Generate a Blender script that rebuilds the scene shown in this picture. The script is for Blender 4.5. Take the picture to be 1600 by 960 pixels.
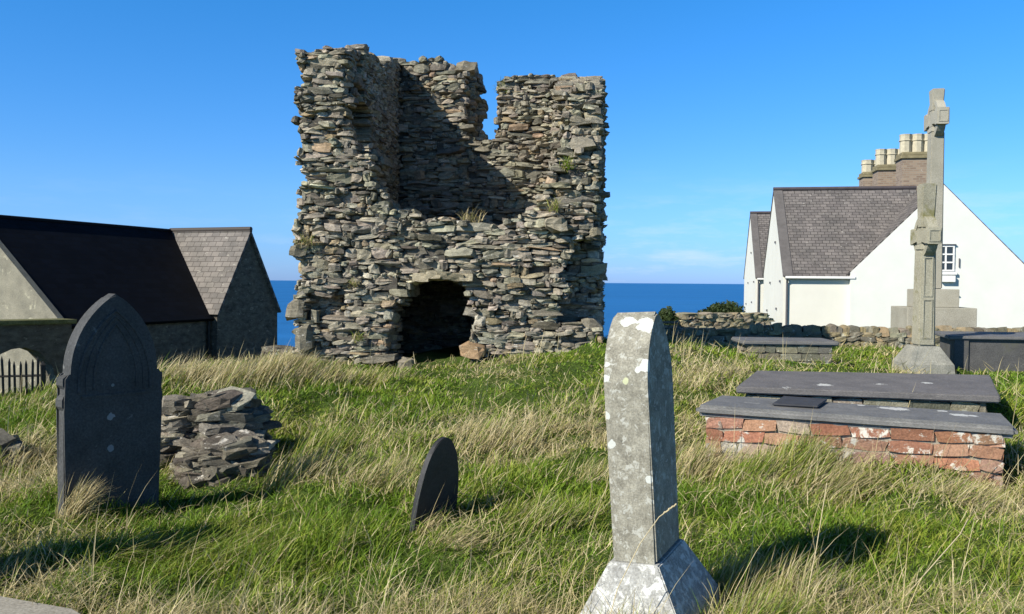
import bpy, bmesh, math, random
import numpy as np
from mathutils import Vector, Matrix, Euler
random.seed(7); RNG = np.random.RandomState(11)
R = math.radians
scene = bpy.context.scene
for o in list(bpy.data.objects): bpy.data.objects.remove(o, do_unlink=True)
COL = scene.collection

# ------------------------------------------------------------------ camera
F = 1350.0; CAMZ = 1.65
PITCH = math.atan(39.0/F); ROLL = R(-0.45)
cam_d = bpy.data.cameras.new('camera'); cam = bpy.data.objects.new('camera', cam_d); COL.objects.link(cam)
cam_d.sensor_width = 36; cam_d.lens = F/1600*36; cam_d.clip_start = 0.05; cam_d.clip_end = 150000
CAMROT = Matrix.Rotation(math.pi/2-PITCH, 3, 'X') @ Matrix.Rotation(-ROLL, 3, 'Z')
cam.matrix_world = Matrix.Translation((0, 0, CAMZ)) @ CAMROT.to_4x4()
scene.camera = cam
# ------------------------------------------------------------------ light
SUN_AZ = 54.0; SUN_EL = 34.0        # azimuth measured left of straight-behind the camera
world = bpy.data.worlds.new('World'); scene.world = world; world.use_nodes = True
wn = world.node_tree.nodes; wl = world.node_tree.links; wn.clear()
sky = wn.new('ShaderNodeTexSky'); sky.sky_type = 'NISHITA'; sky.sun_disc = False
sky.sun_elevation = R(SUN_EL); sky.sun_rotation = R(180+SUN_AZ)
sky.altitude = 0; sky.air_density = 1.0; sky.dust_density = 0.25; sky.ozone_density = 3.0
hsv = wn.new('ShaderNodeHueSaturation'); hsv.inputs['Saturation'].default_value = 1.17; hsv.inputs['Value'].default_value = 1.0
hsv.inputs['Hue'].default_value = 0.5
bg = wn.new('ShaderNodeBackground'); bg.inputs[1].default_value = 0.105
wo = wn.new('ShaderNodeOutputWorld')
tc = wn.new('ShaderNodeTexCoord'); mp = wn.new('ShaderNodeMapping'); mp.inputs['Scale'].default_value = (5, 5, 26)
cn = wn.new('ShaderNodeTexNoise'); cn.inputs['Scale'].default_value = 1.6; cn.inputs['Detail'].default_value = 6; cn.inputs['Roughness'].default_value = 0.62
cr = wn.new('ShaderNodeMapRange'); cr.inputs[1].default_value = 0.50; cr.inputs[2].default_value = 0.75; cr.clamp = True
sep = wn.new('ShaderNodeSeparateXYZ')
lo = wn.new('ShaderNodeMapRange'); lo.inputs[1].default_value = 0.13; lo.inputs[2].default_value = 0.03; lo.clamp = True
xm = wn.new('ShaderNodeMapRange'); xm.inputs[1].default_value = -0.3; xm.inputs[2].default_value = 0.25; xm.inputs[3].default_value = 0.25; xm.clamp = True
m1 = wn.new('ShaderNodeMath'); m1.operation = 'MULTIPLY'; m2 = wn.new('ShaderNodeMath'); m2.operation = 'MULTIPLY'
m3 = wn.new('ShaderNodeMath'); m3.operation = 'MULTIPLY'; m3.inputs[1].default_value = 0.5
mx = wn.new('ShaderNodeMixRGB'); mx.inputs[2].default_value = (6.2, 6.6, 7.6, 1)
wl.new(tc.outputs['Generated'], mp.inputs[0]); wl.new(mp.outputs[0], cn.inputs['Vector']); wl.new(cn.outputs[0], cr.inputs[0])
wl.new(tc.outputs['Generated'], sep.inputs[0]); wl.new(sep.outputs[2], lo.inputs[0]); wl.new(sep.outputs[0], xm.inputs[0])
wl.new(cr.outputs[0], m1.inputs[0]); wl.new(lo.outputs[0], m1.inputs[1]); wl.new(m1.outputs[0], m2.inputs[0]); wl.new(xm.outputs[0], m2.inputs[1])
wl.new(m2.outputs[0], m3.inputs[0])
wl.new(sky.outputs[0], hsv.inputs['Color']); 
tr_ = wn.new('ShaderNodeValToRGB'); te = tr_.color_ramp.elements; te[0].position = 0.0; te[0].color = (.36, .62, 1.55, 1); te[1].position = 1.0; te[1].color = (.16, .17, .19, 1)
for p_, c_ in ((.03, (.38, .66, 1.38)), (.10, (.47, .78, 1.24)), (.32, (.32, .94, 1.33)), (.45, (.32, .40, .50))):
    e_ = te.new(p_); e_.color = c_+(1,)
ml = wn.new('ShaderNodeMixRGB'); ml.blend_type = 'MULTIPLY'; ml.inputs[0].default_value = 1
wl.new(sep.outputs[2], tr_.inputs[0]); wl.new(hsv.outputs[0], ml.inputs[1]); wl.new(tr_.outputs[0], ml.inputs[2]); wl.new(ml.outputs[0], mx.inputs[1]); wl.new(m3.outputs[0], mx.inputs[0])
wl.new(mx.outputs[0], bg.inputs[0]); wl.new(bg.outputs[0], wo.inputs[0])
sd = bpy.data.lights.new('sun', 'SUN'); sd.energy = 5.0; sd.angle = R(0.5); sd.color = (1, 0.94, 0.82)
sun = bpy.data.objects.new('sun', sd); COL.objects.link(sun)
Lv = Vector((-math.sin(R(SUN_AZ))*math.cos(R(SUN_EL)), -math.cos(R(SUN_AZ))*math.cos(R(SUN_EL)), math.sin(R(SUN_EL))))
sun.rotation_euler = Lv.to_track_quat('Z', 'Y').to_euler(); sun.location = (-20, -20, 30)
scene.view_settings.view_transform = 'Standard'; scene.view_settings.look = 'None'
scene.view_settings.exposure = 0.45; scene.view_settings.gamma = 1.0; scene.view_settings.use_curve_mapping = False
scene.render.engine = 'CYCLES'
scene.render.resolution_x = 1024; scene.render.resolution_y = 614
scene.cycles.max_bounces = 6; scene.cycles.diffuse_bounces = 3

# ------------------------------------------------------------------ helpers
def ray(px, py):
    d = CAMROT @ Vector(((px-800)/F, -(py-480)/F, -1.0)); return d
def at(px, py, Y):
    d = ray(px, py); k = Y/d.y; return Vector((d.x*k, Y, CAMZ+d.z*k))
def atz(px, py, z):
    d = ray(px, py); k = (z-CAMZ)/d.z; return Vector((d.x*k, d.y*k, z))
def tag(o, label, cat, group=None, kind=None):
    o['label'] = label; o['category'] = cat
    if group: o['group'] = group
    if kind: o['kind'] = kind
    return o
def empty(name, loc=(0, 0, 0), rz=0, rot=None):
    o = bpy.data.objects.new(name, None); COL.objects.link(o); o.empty_display_size = 0.2
    o.location = loc; o.rotation_euler = rot if rot else (0, 0, rz); return o
def link(name, me, mat=None, parent=None, loc=None, rot=None):
    o = bpy.data.objects.new(name, me); COL.objects.link(o)
    if mat: me.materials.append(mat)
    if parent: o.parent = parent
    if loc is not None: o.location = loc
    if rot is not None: o.rotation_euler = rot
    return o
def quads_mesh(name, V, Q, col=None, smooth=False, tri=None):
    """V (n,3) float, Q (m,4) int quads, tri (k,3) triangles, col (n,3)"""
    me = bpy.data.meshes.new(name)
    nq = len(Q); nt = 0 if tri is None else len(tri)
    me.vertices.add(len(V)); me.vertices.foreach_set('co', np.asarray(V, np.float32).ravel())
    me.loops.add(nq*4+nt*3); me.polygons.add(nq+nt)
    idx = np.asarray(Q, np.int32).ravel()
    ls = np.arange(nq, dtype=np.int32)*4
    if nt:
        idx = np.concatenate([idx, np.asarray(tri, np.int32).ravel()])
        ls = np.concatenate([ls, nq*4+np.arange(nt, dtype=np.int32)*3])
    me.loops.foreach_set('vertex_index', idx); me.polygons.foreach_set('loop_start', ls)
    if col is not None:
        a = me.color_attributes.new('col', 'FLOAT_COLOR', 'POINT')
        c = np.ones((len(V), 4), np.float32); c[:, :3] = col; a.data.foreach_set('color', c.ravel())
    me.update(calc_edges=True); me.validate()
    me.polygons.foreach_set('use_smooth', np.full(nq+nt, bool(smooth)))
    return me
def bm_mesh(bm, name='mesh', recalc=True):
    if recalc: bmesh.ops.recalc_face_normals(bm, faces=bm.faces)
    me = bpy.data.meshes.new(name); bm.to_mesh(me); bm.free(); return me
def bbox(bm, x0, x1, y0, y1, z0, z1, M=None, bev=0.0):
    g = bmesh.ops.create_cube(bm, size=1.0); vs = g['verts']
    for v in vs:
        v.co = Vector(((x0+x1)/2+v.co.x*(x1-x0), (y0+y1)/2+v.co.y*(y1-y0), (z0+z1)/2+v.co.z*(z1-z0)))
    if bev > 0:
        es = list({e for v in vs for e in v.link_edges})
        r = bmesh.ops.bevel(bm, geom=es, offset=bev, segments=2, affect='EDGES', profile=0.6)
        vs = list({v for f in r['faces'] for v in f.verts} | {v for v in vs if v.is_valid})
    if M is not None:
        for v in vs: v.co = M @ v.co
    return vs
def hexa(bm, b4, t4):
    """solid between two quads of points"""
    vs = [bm.verts.new(p) for p in b4]+[bm.verts.new(p) for p in t4]
    bm.faces.new(vs[3::-1]); bm.faces.new(vs[4:])
    for i in range(4):
        j = (i+1) % 4; bm.faces.new((vs[i], vs[j], vs[4+j], vs[4+i]))
    return vs
def prism(prof, y0, y1, bev=0.0, segs=2):
    """profile in (x,z) extruded along y"""
    bm = bmesh.new()
    a = [bm.verts.new((x, y0, z)) for x, z in prof]; b = [bm.verts.new((x, y1, z)) for x, z in prof]
    fa = bm.faces.new(a); fb = bm.faces.new(b[::-1]); n = len(prof)
    for i in range(n):
        j = (i+1) % n; bm.faces.new((a[i], b[i], b[j], a[j]))
    if bev > 0:
        es = list(fa.edges)+list(fb.edges)
        bmesh.ops.bevel(bm, geom=es, offset=bev, segments=segs, affect='EDGES')
    return bm
def gothic(hw, z0, z1, n=10):
    """right half then left half of a pointed arch, from (hw,z0) over apex to (-hw,z0)"""
    h = z1-z0; Rr = (hw*hw+h*h)/(2*hw); cx = hw-Rr
    if Rr < h: Rr = h; cx = 0
    a1 = math.atan2(h, -cx) if cx < 0 else math.pi/2
    pts = [(cx+Rr*math.cos(a1*i/n), z0+Rr*math.sin(a1*i/n)) for i in range(n+1)]
    return pts+[(-x, z) for x, z in pts[::-1][1:]]
def tube(bm, pts, r, k=6):
    rings = []
    for i, p in enumerate(pts):
        p = Vector(p); a = Vector(pts[max(0, i-1)]); b = Vector(pts[min(len(pts)-1, i+1)])
        d = (b-a).normalized(); u = d.cross(Vector((0.13, 0.99, 0.05))).normalized(); v = d.cross(u)
        rr = r[i] if isinstance(r, (list, tuple)) else r
        rings.append([bm.verts.new(p+u*rr*math.cos(2*math.pi*j/k)+v*rr*math.sin(2*math.pi*j/k)) for j in range(k)])
    for A, B in zip(rings, rings[1:]):
        for j in range(k): bm.faces.new((A[j], A[(j+1) % k], B[(j+1) % k], B[j]))
    bm.faces.new(rings[0][::-1]); bm.faces.new(rings[-1])
_T = RNG.rand(64, 64, 64).astype(np.float32)
def vnoise(x, y, z=0.0):
    x, y, z = np.broadcast_arrays(np.asarray(x, float), np.asarray(y, float), np.asarray(z, float))
    xi, yi, zi = np.floor(x).astype(int), np.floor(y).astype(int), np.floor(z).astype(int)
    fx, fy, fz = x-xi, y-yi, z-zi
    fx, fy, fz = [f*f*(3-2*f) for f in (fx, fy, fz)]
    def T(a, b, c): return _T[(xi+a) & 63, (yi+b) & 63, (zi+c) & 63]
    r = 0
    for a in (0, 1):
        for b in (0, 1):
            for c in (0, 1):
                r = r+T(a, b, c)*(fx if a else 1-fx)*(fy if b else 1-fy)*(fz if c else 1-fz)
    return r
def fbm(x, y, z=0.0, o=3):
    s = 0; a = 0.5; t = 0
    for i in range(o):
        s = s+a*vnoise(x*2**i+17*i, y*2**i+5*i, np.asarray(z)*2**i+3*i); t += a; a *= 0.5
    return s/t
def sstep(a, b, x):
    t = np.clip((np.asarray(x, float)-a)/(b-a), 0, 1); return t*t*(3-2*t)

# ------------------------------------------------------------------ materials
def newmat(name):
    m = bpy.data.materials.new(name); m.use_nodes = True; n = m.node_tree.nodes; n.clear()
    out = n.new('ShaderNodeOutputMaterial'); p = n.new('ShaderNodeBsdfPrincipled'); m.node_tree.links.new(p.outputs[0], out.inputs[0])
    return m, n, m.node_tree.links, p, out
def noise_node(n, l, src, scale, detail=4, rough=0.6, dist=0.0):
    t = n.new('ShaderNodeTexNoise'); t.inputs['Scale'].default_value = scale; t.inputs['Detail'].default_value = detail
    t.inputs['Roughness'].default_value = rough; t.inputs['Distortion'].default_value = dist; l.new(src, t.inputs['Vector']); return t
def ramp(n, l, src, stops):
    r = n.new('ShaderNodeValToRGB'); e = r.color_ramp.elements
    while len(e) > 1: e.remove(e[0])
    e[0].position = stops[0][0]; e[0].color = tuple(stops[0][1])+(1,)
    for p, c in stops[1:]:
        k = e.new(p); k.color = tuple(c)+(1,)
    l.new(src, r.inputs[0]); return r
def mixc(n, l, fac, a, b, mode='MIX'):
    m = n.new('ShaderNodeMixRGB'); m.blend_type = mode
    for s, v in ((m.inputs[0], fac), (m.inputs[1], a), (m.inputs[2], b)):
        if hasattr(v, 'links'): l.new(v, s)
        elif isinstance(v, (int, float)): s.default_value = v
        else: s.default_value = tuple(v)+(1,)
    return m.outputs[0]
def coords(n, l, kind='Object', scale=(1, 1, 1)):
    tc = n.new('ShaderNodeTexCoord'); mp = n.new('ShaderNodeMapping'); mp.inputs['Scale'].default_value = scale
    l.new(tc.outputs[kind], mp.inputs[0]); return mp.outputs[0]
def bump(n, l, p, h, strength=0.5, dist=0.02):
    b = n.new('ShaderNodeBump'); b.inputs['Strength'].default_value = strength; b.inputs['Distance'].default_value = dist
    l.new(h, b.inputs['Height']); l.new(b.outputs[0], p.inputs['Normal'])
def stone_mat(name, c1, c2, scale=6, lichen=None, lichen_amt=0.62, lichen_scale=7, rough=0.9, bs=0.5, bd=0.01, fine=60,
              vcol=False, spots=None, moss=None, spec=0.2, zs=1.0):
    m, n, l, p, out = newmat(name); co = coords(n, l, 'Object', (1, 1, zs))
    a = noise_node(n, l, co, scale, 6, 0.65); f = noise_node(n, l, co, fine, 4, 0.7)
    c = ramp(n, l, a.outputs[0], [(0.3, c1), (0.7, c2)]).outputs[0]
    if vcol:
        at_ = n.new('ShaderNodeAttribute'); at_.attribute_name = 'col'
        c = mixc(n, l, 1.0, c, at_.outputs['Color'], 'MULTIPLY')
    fr = ramp(n, l, f.outputs[0], [(0.3, (0.6, 0.6, 0.6)), (0.7, (1.3, 1.3, 1.3))])
    c = mixc(n, l, 1.0, c, fr.outputs[0], 'MULTIPLY')
    if lichen:
        b = noise_node(n, l, co, lichen_scale, 8, 0.72, 0.4)
        lr = ramp(n, l, b.outputs[0], [(lichen_amt, (0, 0, 0)), (lichen_amt+0.04, (1, 1, 1))])
        c = mixc(n, l, lr.outputs[0], c, lichen)
    if moss:
        b = noise_node(n, l, co, 3.1, 6, 0.7)
        lr = ramp(n, l, b.outputs[0], [(0.56, (0, 0, 0)), (0.66, (1, 1, 1))])
        c = mixc(n, l, lr.outputs[0], c, moss)
    if spots:
        d = noise_node(n, l, co, 28, 3, 0.6)
        tc = n.new('ShaderNodeTexCoord')
        for (sx, sy, sz, r, sc) in spots:
            vm = n.new('ShaderNodeVectorMath'); vm.operation = 'DISTANCE'; l.new(tc.outputs['Object'], vm.inputs[0]); vm.inputs[1].default_value = (sx, sy, sz)
            ad = n.new('ShaderNodeMath'); ad.operation = 'MULTIPLY_ADD'; l.new(d.outputs[0], ad.inputs[0]); ad.inputs[1].default_value = r*0.9; l.new(vm.outputs['Value'], ad.inputs[2]); ad.inputs[1].default_value = r*1.5
            lt = n.new('ShaderNodeMath'); lt.operation = 'LESS_THAN'; l.new(ad.outputs[0], lt.inputs[0]); lt.inputs[1].default_value = r*1.7
            c = mixc(n, l, lt.outputs[0], c, sc)
    l.new(c, p.inputs['Base Color']); p.inputs['Roughness'].default_value = rough; p.inputs['Specular IOR Level'].default_value = spec
    hm = n.new('ShaderNodeMath'); hm.operation = 'ADD'; l.new(a.outputs[0], hm.inputs[0]); l.new(f.outputs[0], hm.inputs[1])
    bump(n, l, p, hm.outputs[0], bs, bd); return m
def plain(name, c, rough=0.7, var=0.15, scale=12, spec=0.3, bs=0.2, metallic=0):
    m, n, l, p, out = newmat(name); co = coords(n, l)
    a = noise_node(n, l, co, scale, 5, 0.65)
    lo_ = tuple(x*(1-var) for x in c); hi = tuple(min(1, x*(1+var)) for x in c)
    r = ramp(n, l, a.outputs[0], [(0.3, lo_), (0.7, hi)]); l.new(r.outputs[0], p.inputs['Base Color'])
    p.inputs['Roughness'].default_value = rough; p.inputs['Specular IOR Level'].default_value = spec; p.inputs['Metallic'].default_value = metallic
    bump(n, l, p, a.outputs[0], bs, 0.01); return m
def slate_roof(name, c1, c2, mortar, lichen, la=0.66, bw=0.32, bh=0.2):
    m, n, l, p, out = newmat(name); co = coords(n, l, 'UV')
    bt = n.new('ShaderNodeTexBrick'); l.new(co, bt.inputs['Vector']); bt.inputs['Scale'].default_value = 1
    bt.inputs['Color1'].default_value = c1+(1,); bt.inputs['Color2'].default_value = c2+(1,); bt.inputs['Mortar'].default_value = mortar+(1,)
    bt.inputs['Mortar Size'].default_value = 0.009; bt.inputs['Brick Width'].default_value = bw; bt.inputs['Row Height'].default_value = bh; bt.inputs['Bias'].default_value = -0.1
    mp2 = coords(n, l, 'UV', (1.0, 3.2, 1))
    a = noise_node(n, l, mp2, 2.6, 8, 0.75); lr = ramp(n, l, a.outputs[0], [(la, (0, 0, 0)), (la+0.05, (1, 1, 1))])
    b = noise_node(n, l, co, 1.3, 5, 0.7); br = ramp(n, l, b.outputs[0], [(0.3, (0.75, 0.75, 0.75)), (0.7, (1.25, 1.2, 1.2))])
    c = mixc(n, l, 1.0, bt.outputs['Color'], br.outputs[0], 'MULTIPLY'); c = mixc(n, l, lr.outputs[0], c, lichen)
    l.new(c, p.inputs['Base Color']); p.inputs['Roughness'].default_value = 0.75; p.inputs['Specular IOR Level'].default_value = 0.15
    inv = n.new('ShaderNodeMath'); inv.operation = 'SUBTRACT'; inv.inputs[0].default_value = 1; l.new(bt.outputs['Fac'], inv.inputs[1])
    bump(n, l, p, inv.outputs[0], 0.7, 0.02); return m
WHITE_L = (0.72, 0.73, 0.68)
M_STONE = stone_mat('tower_rubble', (0.46, 0.435, 0.385), (0.98, 0.93, 0.81), 9, lichen=(0.58, 0.55, 0.48), lichen_amt=0.61, lichen_scale=6, vcol=True, bs=0.9, bd=0.02, fine=45, zs=2.6)
M_CORE = stone_mat('mortar_core', (0.07, 0.062, 0.052), (0.16, 0.145, 0.12), 7, bs=0.8, bd=0.03)
M_WALLST = stone_mat('field_stone', (0.7, 0.66, 0.56), (1.0, 0.97, 0.88), 8, lichen=(0.45, 0.45, 0.38), lichen_amt=0.58, vcol=True, bs=0.7, bd=0.02)
M_SLATE_SLAB = stone_mat('slate_slab', (0.12, 0.12, 0.12), (0.19, 0.185, 0.18), 5, lichen=(0.55, 0.55, 0.52), lichen_amt=0.64, lichen_scale=4, bs=0.25, bd=0.005, rough=0.65, spec=0.3, zs=3)
M_SLATE_DARK = stone_mat('dark_slate', (0.022, 0.023, 0.026), (0.038, 0.040, 0.044), 4, bs=0.2, bd=0.004, rough=0.6, spec=0.3)
M_GREY_ST = stone_mat('grey_gritstone', (0.20, 0.20, 0.175), (0.34, 0.33, 0.28), 5, lichen=(0.42, 0.42, 0.36), lichen_amt=0.62, lichen_scale=6, bs=0.35, bd=0.006)
M_CROSS = stone_mat('cross_stone', (0.28, 0.265, 0.20), (0.42, 0.40, 0.31), 2.2, lichen=(0.42, 0.41, 0.32), lichen_amt=0.66, lichen_scale=5, moss=(0.20, 0.19, 0.09), bs=0.3, bd=0.01)
M_CROSS2 = stone_mat('tall_cross_stone', (0.30, 0.285, 0.23), (0.42, 0.40, 0.33), 1.4, lichen=(0.40, 0.39, 0.32), lichen_amt=0.70, lichen_scale=4, bs=0.3, bd=0.01)
M_RENDER = plain('white_render', (0.70, 0.71, 0.67), 0.85, 0.04, 1.2, 0.2, 0.15)
M_CREAM = plain('cream_render', (0.69, 0.68, 0.61), 0.85, 0.04, 1.2, 0.2, 0.15)
M_GLASS = plain('window_glass', (0.03, 0.04, 0.05), 0.1, 0.1, 3, 0.5, 0.0)
M_WHITEP = plain('white_paint', (0.78, 0.78, 0.76), 0.5, 0.04)
M_PIPE = plain('grey_pipe', (0.10, 0.10, 0.11), 0.5, 0.1)
M_IRON = plain('weathered_iron', (0.035, 0.033, 0.03), 0.7, 0.3)
M_WOOD = plain('grey_wood', (0.20, 0.17, 0.13), 0.85, 0.25)
M_POT = plain('buff_clay', (0.46, 0.42, 0.31), 0.85, 0.18, 9)
M_ROOF_H = slate_roof('house_slates', (0.125, 0.118, 0.115), (0.19, 0.178, 0.168), (0.055, 0.052, 0.05), (0.42, 0.40, 0.37), 0.60, 0.24, 0.15)
M_ROOF_SHADE = slate_roof('nave_slates_shade_dark', (0.004, 0.006, 0.010), (0.007, 0.010, 0.016), (0.003, 0.004, 0.006), (0.03, 0.03, 0.03), 0.76)  # near-black nave slates: the shade on this slope is put into the colour
M_ROOF_L = slate_roof('transept_slates', (0.145, 0.138, 0.128), (0.22, 0.205, 0.185), (0.08, 0.072, 0.065), (0.42, 0.40, 0.35), 0.60, 0.30, 0.2)
M_CHURCH = stone_mat('church_rubble', (0.07, 0.062, 0.05), (0.22, 0.20, 0.16), 4, lichen=(0.32, 0.30, 0.25), lichen_amt=0.60, lichen_scale=5, bs=0.8, bd=0.03, zs=2)
M_GABLE = stone_mat('lichened_render', (0.20, 0.19, 0.15), (0.33, 0.31, 0.24), 2.5, lichen=(0.42, 0.40, 0.30), lichen_amt=0.60, lichen_scale=4, bs=0.6, bd=0.02)
M_MOSS = stone_mat('mossy_coping', (0.09, 0.10, 0.03), (0.26, 0.25, 0.12), 6, bs=0.8, bd=0.03)
M_CONC = stone_mat('path_concrete', (0.26, 0.24, 0.20), (0.36, 0.34, 0.29), 9, bs=0.3, bd=0.004)
def brick_chim():
    m, n, l, p, out = newmat('chimney_brick'); co = coords(n, l, 'Object')
    sx = n.new('ShaderNodeSeparateXYZ'); l.new(co, sx.inputs[0]); ad = n.new('ShaderNodeMath'); l.new(sx.outputs[0], ad.inputs[0]); l.new(sx.outputs[1], ad.inputs[1])
    cb = n.new('ShaderNodeCombineXYZ'); l.new(ad.outputs[0], cb.inputs[0]); l.new(sx.outputs[2], cb.inputs[1])
    bt = n.new('ShaderNodeTexBrick'); l.new(cb.outputs[0], bt.inputs['Vector']); bt.inputs['Scale'].default_value = 1
    bt.inputs['Color1'].default_value = (0.20, 0.14, 0.10, 1); bt.inputs['Color2'].default_value = (0.32, 0.24, 0.17, 1); bt.inputs['Mortar'].default_value = (0.27, 0.23, 0.18, 1)
    bt.inputs['Mortar Size'].default_value = 0.012; bt.inputs['Brick Width'].default_value = 0.23; bt.inputs['Row Height'].default_value = 0.08
    a = noise_node(n, l, co, 5, 5, 0.7); r = ramp(n, l, a.outputs[0], [(0.66, (0, 0, 0)), (0.7, (1, 1, 1))])
    c = mixc(n, l, r.outputs[0], bt.outputs['Color'], (0.42, 0.39, 0.33)); l.new(c, p.inputs['Base Color']); p.inputs['Roughness'].default_value = 0.9
    bump(n, l, p, a.outputs[0], 0.4, 0.01); return m
M_CHIM = brick_chim()
M_BRICK = stone_mat('red_brick', (0.7, 0.72, 0.72), (0.95, 1.0, 1.0), 7, lichen=(0.58, 0.55, 0.48), lichen_amt=0.55, lichen_scale=5.5, vcol=True, bs=0.6, bd=0.01)
def grass_mat():
    m, n, l, p, out = newmat('grass_blades'); at_ = n.new('ShaderNodeAttribute'); at_.attribute_name = 'col'
    tr = n.new('ShaderNodeBsdfTranslucent'); ms = n.new('ShaderNodeMixShader'); ms.inputs[0].default_value = 0.28
    l.new(at_.outputs['Color'], p.inputs['Base Color']); l.new(at_.outputs['Color'], tr.inputs['Color'])
    p.inputs['Roughness'].default_value = 0.55; p.inputs['Specular IOR Level'].default_value = 0.25
    l.new(p.outputs[0], ms.inputs[1]); l.new(tr.outputs[0], ms.inputs[2]); l.new(ms.outputs[0], out.inputs[0]); return m
M_GRASS = grass_mat()
def ground_mat():
    m, n, l, p, out = newmat('turf'); co = coords(n, l)
    a = noise_node(n, l, co, 0.9, 8, 0.7); b = noise_node(n, l, co, 30, 4, 0.7)
    c = ramp(n, l, a.outputs[0], [(0.3, (0.045, 0.08, 0.016)), (0.55, (0.09, 0.14, 0.03)), (0.75, (0.18, 0.17, 0.07))]).outputs[0]
    r = ramp(n, l, b.outputs[0], [(0.3, (0.4, 0.4, 0.4)), (0.7, (1.2, 1.2, 1.2))]); c = mixc(n, l, 1.0, c, r.outputs[0], 'MULTIPLY')
    l.new(c, p.inputs['Base Color']); p.inputs['Roughness'].default_value = 1; p.inputs['Specular IOR Level'].default_value = 0.05
    bump(n, l, p, b.outputs[0], 0.8, 0.05); return m
M_GROUND = ground_mat()
def sea_mat():
    m, n, l, p, out = newmat('sea_water'); co = coords(n, l, 'Object', (0.15, 1, 1))
    a = noise_node(n, l, co, 0.02, 8, 0.7); b = noise_node(n, l, coords(n, l, 'Object', (0.0004, 0.004, 1)), 1, 5, 0.6)
    c = ramp(n, l, b.outputs[0], [(0.3, (0.012, 0.115, 0.34)), (0.7, (0.022, 0.155, 0.42))]).outputs[0]
    r = ramp(n, l, a.outputs[0], [(0.3, (0.85, 0.85, 0.85)), (0.7, (1.15, 1.15, 1.15))]); c = mixc(n, l, 1.0, c, r.outputs[0], 'MULTIPLY')
    l.new(c, p.inputs['Base Color']); p.inputs['Roughness'].default_value = 0.45; p.inputs['Specular IOR Level'].default_value = 0.08
    w = noise_node(n, l, coords(n, l, 'Object', (0.3, 1, 1)), 0.35, 6, 0.7); bump(n, l, p, w.outputs[0], 0.5, 1.0); return m
M_SEA = sea_mat()

# ------------------------------------------------------------------ ground
CP = []
def gp(px, py, Y, dz=0.0): v = at(px, py, Y); CP.append((v.x, Y, v.z+dz))
for x in (-12, -8, -4, 0, 4, 8, 12):
    for y in (-6, -2, 1.5): CP.append((x, y, 0.0))
gp(170, 800, 6.3); gp(1000, 985, 4.1); gp(680, 822, 6.05); gp(330, 750, 7.4); gp(1095, 712, 7.6); gp(1560, 752, 6.7); gp(850, 700, 8.0)
for x in (-3, -1.5, 0.3, 2.5, 4): CP.append((x, 3.6, 0.0))
gp(465, 572, 14.1); gp(690, 590, 13.6); gp(620, 590, 13.4); gp(780, 575, 13.3); gp(850, 556, 13.3); gp(940, 538, 14.0); gp(300, 590, 11.0); gp(400, 584, 11.8); gp(180, 605, 11); gp(80, 628, 11.5); gp(0, 636, 11.0)
gp(1100, 555, 14); gp(1080, 546, 16.0); gp(1235, 568, 14.5); gp(1430, 592, 13.6); gp(1600, 580, 14.5); gp(1300, 590, 11.5); gp(1580, 610, 11.0); gp(1030, 546, 18)
gp(800, 625, 10.5); gp(560, 650, 10); gp(150, 660, 9)
for x, y, z in ((-3, 17, 0.2), (1, 18, 0.4), (-6, 15, 0.0), (-10, 15, -0.8), (-14, 15, -0.9), (-8, 20, -1.2), (-14, 22, -1.6), (-4, 22, -1.0), (0, 23, -0.4), (4, 22, 0.0), (8, 21, 0.1), (13, 20, 0.1), (18, 20, 0.1),
                (-10, 28, -2.0), (-3, 28, -2.0), (5, 28, -0.8), (12, 28, -0.5), (20, 30, -0.5), (12, 8, 0.3), (12, 14, 0.4), (-12, 9, 0), (-14, 4, 0)):
    CP.append((x, y, z))
CP = np.array(CP)
_d = np.hypot(CP[:, None, 0]-CP[None, :, 0], CP[:, None, 1]-CP[None, :, 1])
_w = np.linalg.solve(np.block([[_d+np.eye(len(CP))*0.15*-1, np.ones((len(CP), 1))], [np.ones((1, len(CP))), np.zeros((1, 1))]]), np.append(CP[:, 2], 0))
def G(x, y, bumps=True):
    x = np.asarray(x, float); y = np.asarray(y, float); sh = np.broadcast(x, y).shape
    xf = np.broadcast_to(x, sh).ravel(); yf = np.broadcast_to(y, sh).ravel(); out = np.empty(xf.size)
    for i in range(0, xf.size, 50000):
        a, b = xf[i:i+50000], yf[i:i+50000]
        ac = np.clip(a, -20, 22); bc = np.clip(b, -6, 32)
        out[i:i+50000] = np.hypot(ac[:, None]-CP[None, :, 0], bc[:, None]-CP[None, :, 1]) @ _w[:-1]+_w[-1]
    far = np.interp(yf, [0, 28, 34, 45, 60, 75, 90, 400], [-0.5, -1.6, -2.3, -4.0, -8, -16, -24, -40])
    far = far+np.where(xf > 3, sstep(3, 10, xf)*np.interp(yf, [0, 30, 55, 70], [1.2, 1.2, 1.2, 0]), 0)
    k = sstep(25, 33, yf); out = out*(1-k)+far*k
    if bumps:
        near = 1-sstep(20, 30, yf)
        out = out+near*((fbm(xf*1.3+9, yf*1.3+4, 0.5, 2)-0.5)*0.28+(vnoise(xf*3.1, yf*3.1, 2.2)-0.5)*0.10)*sstep(0.5, 2, yf)
    return out.reshape(sh)
def g1(x, y): return float(G(np.array([x]), np.array([y]))[0])
xs = np.concatenate([-np.geomspace(420, 14, 26), np.arange(-13.8, 13.81, 0.12), np.geomspace(14, 420, 26)])
ys = np.concatenate([-np.geomspace(200, 1, 20), np.arange(-0.8, 23, 0.12), np.geomspace(23.1, 110, 40)])
X, Y_ = np.meshgrid(xs, ys); Z = G(X, Y_); nx, ny = len(xs), len(ys)
V = np.stack([X.ravel(), Y_.ravel(), Z.ravel()], 1); I = np.arange(nx*ny).reshape(ny, nx)
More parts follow.
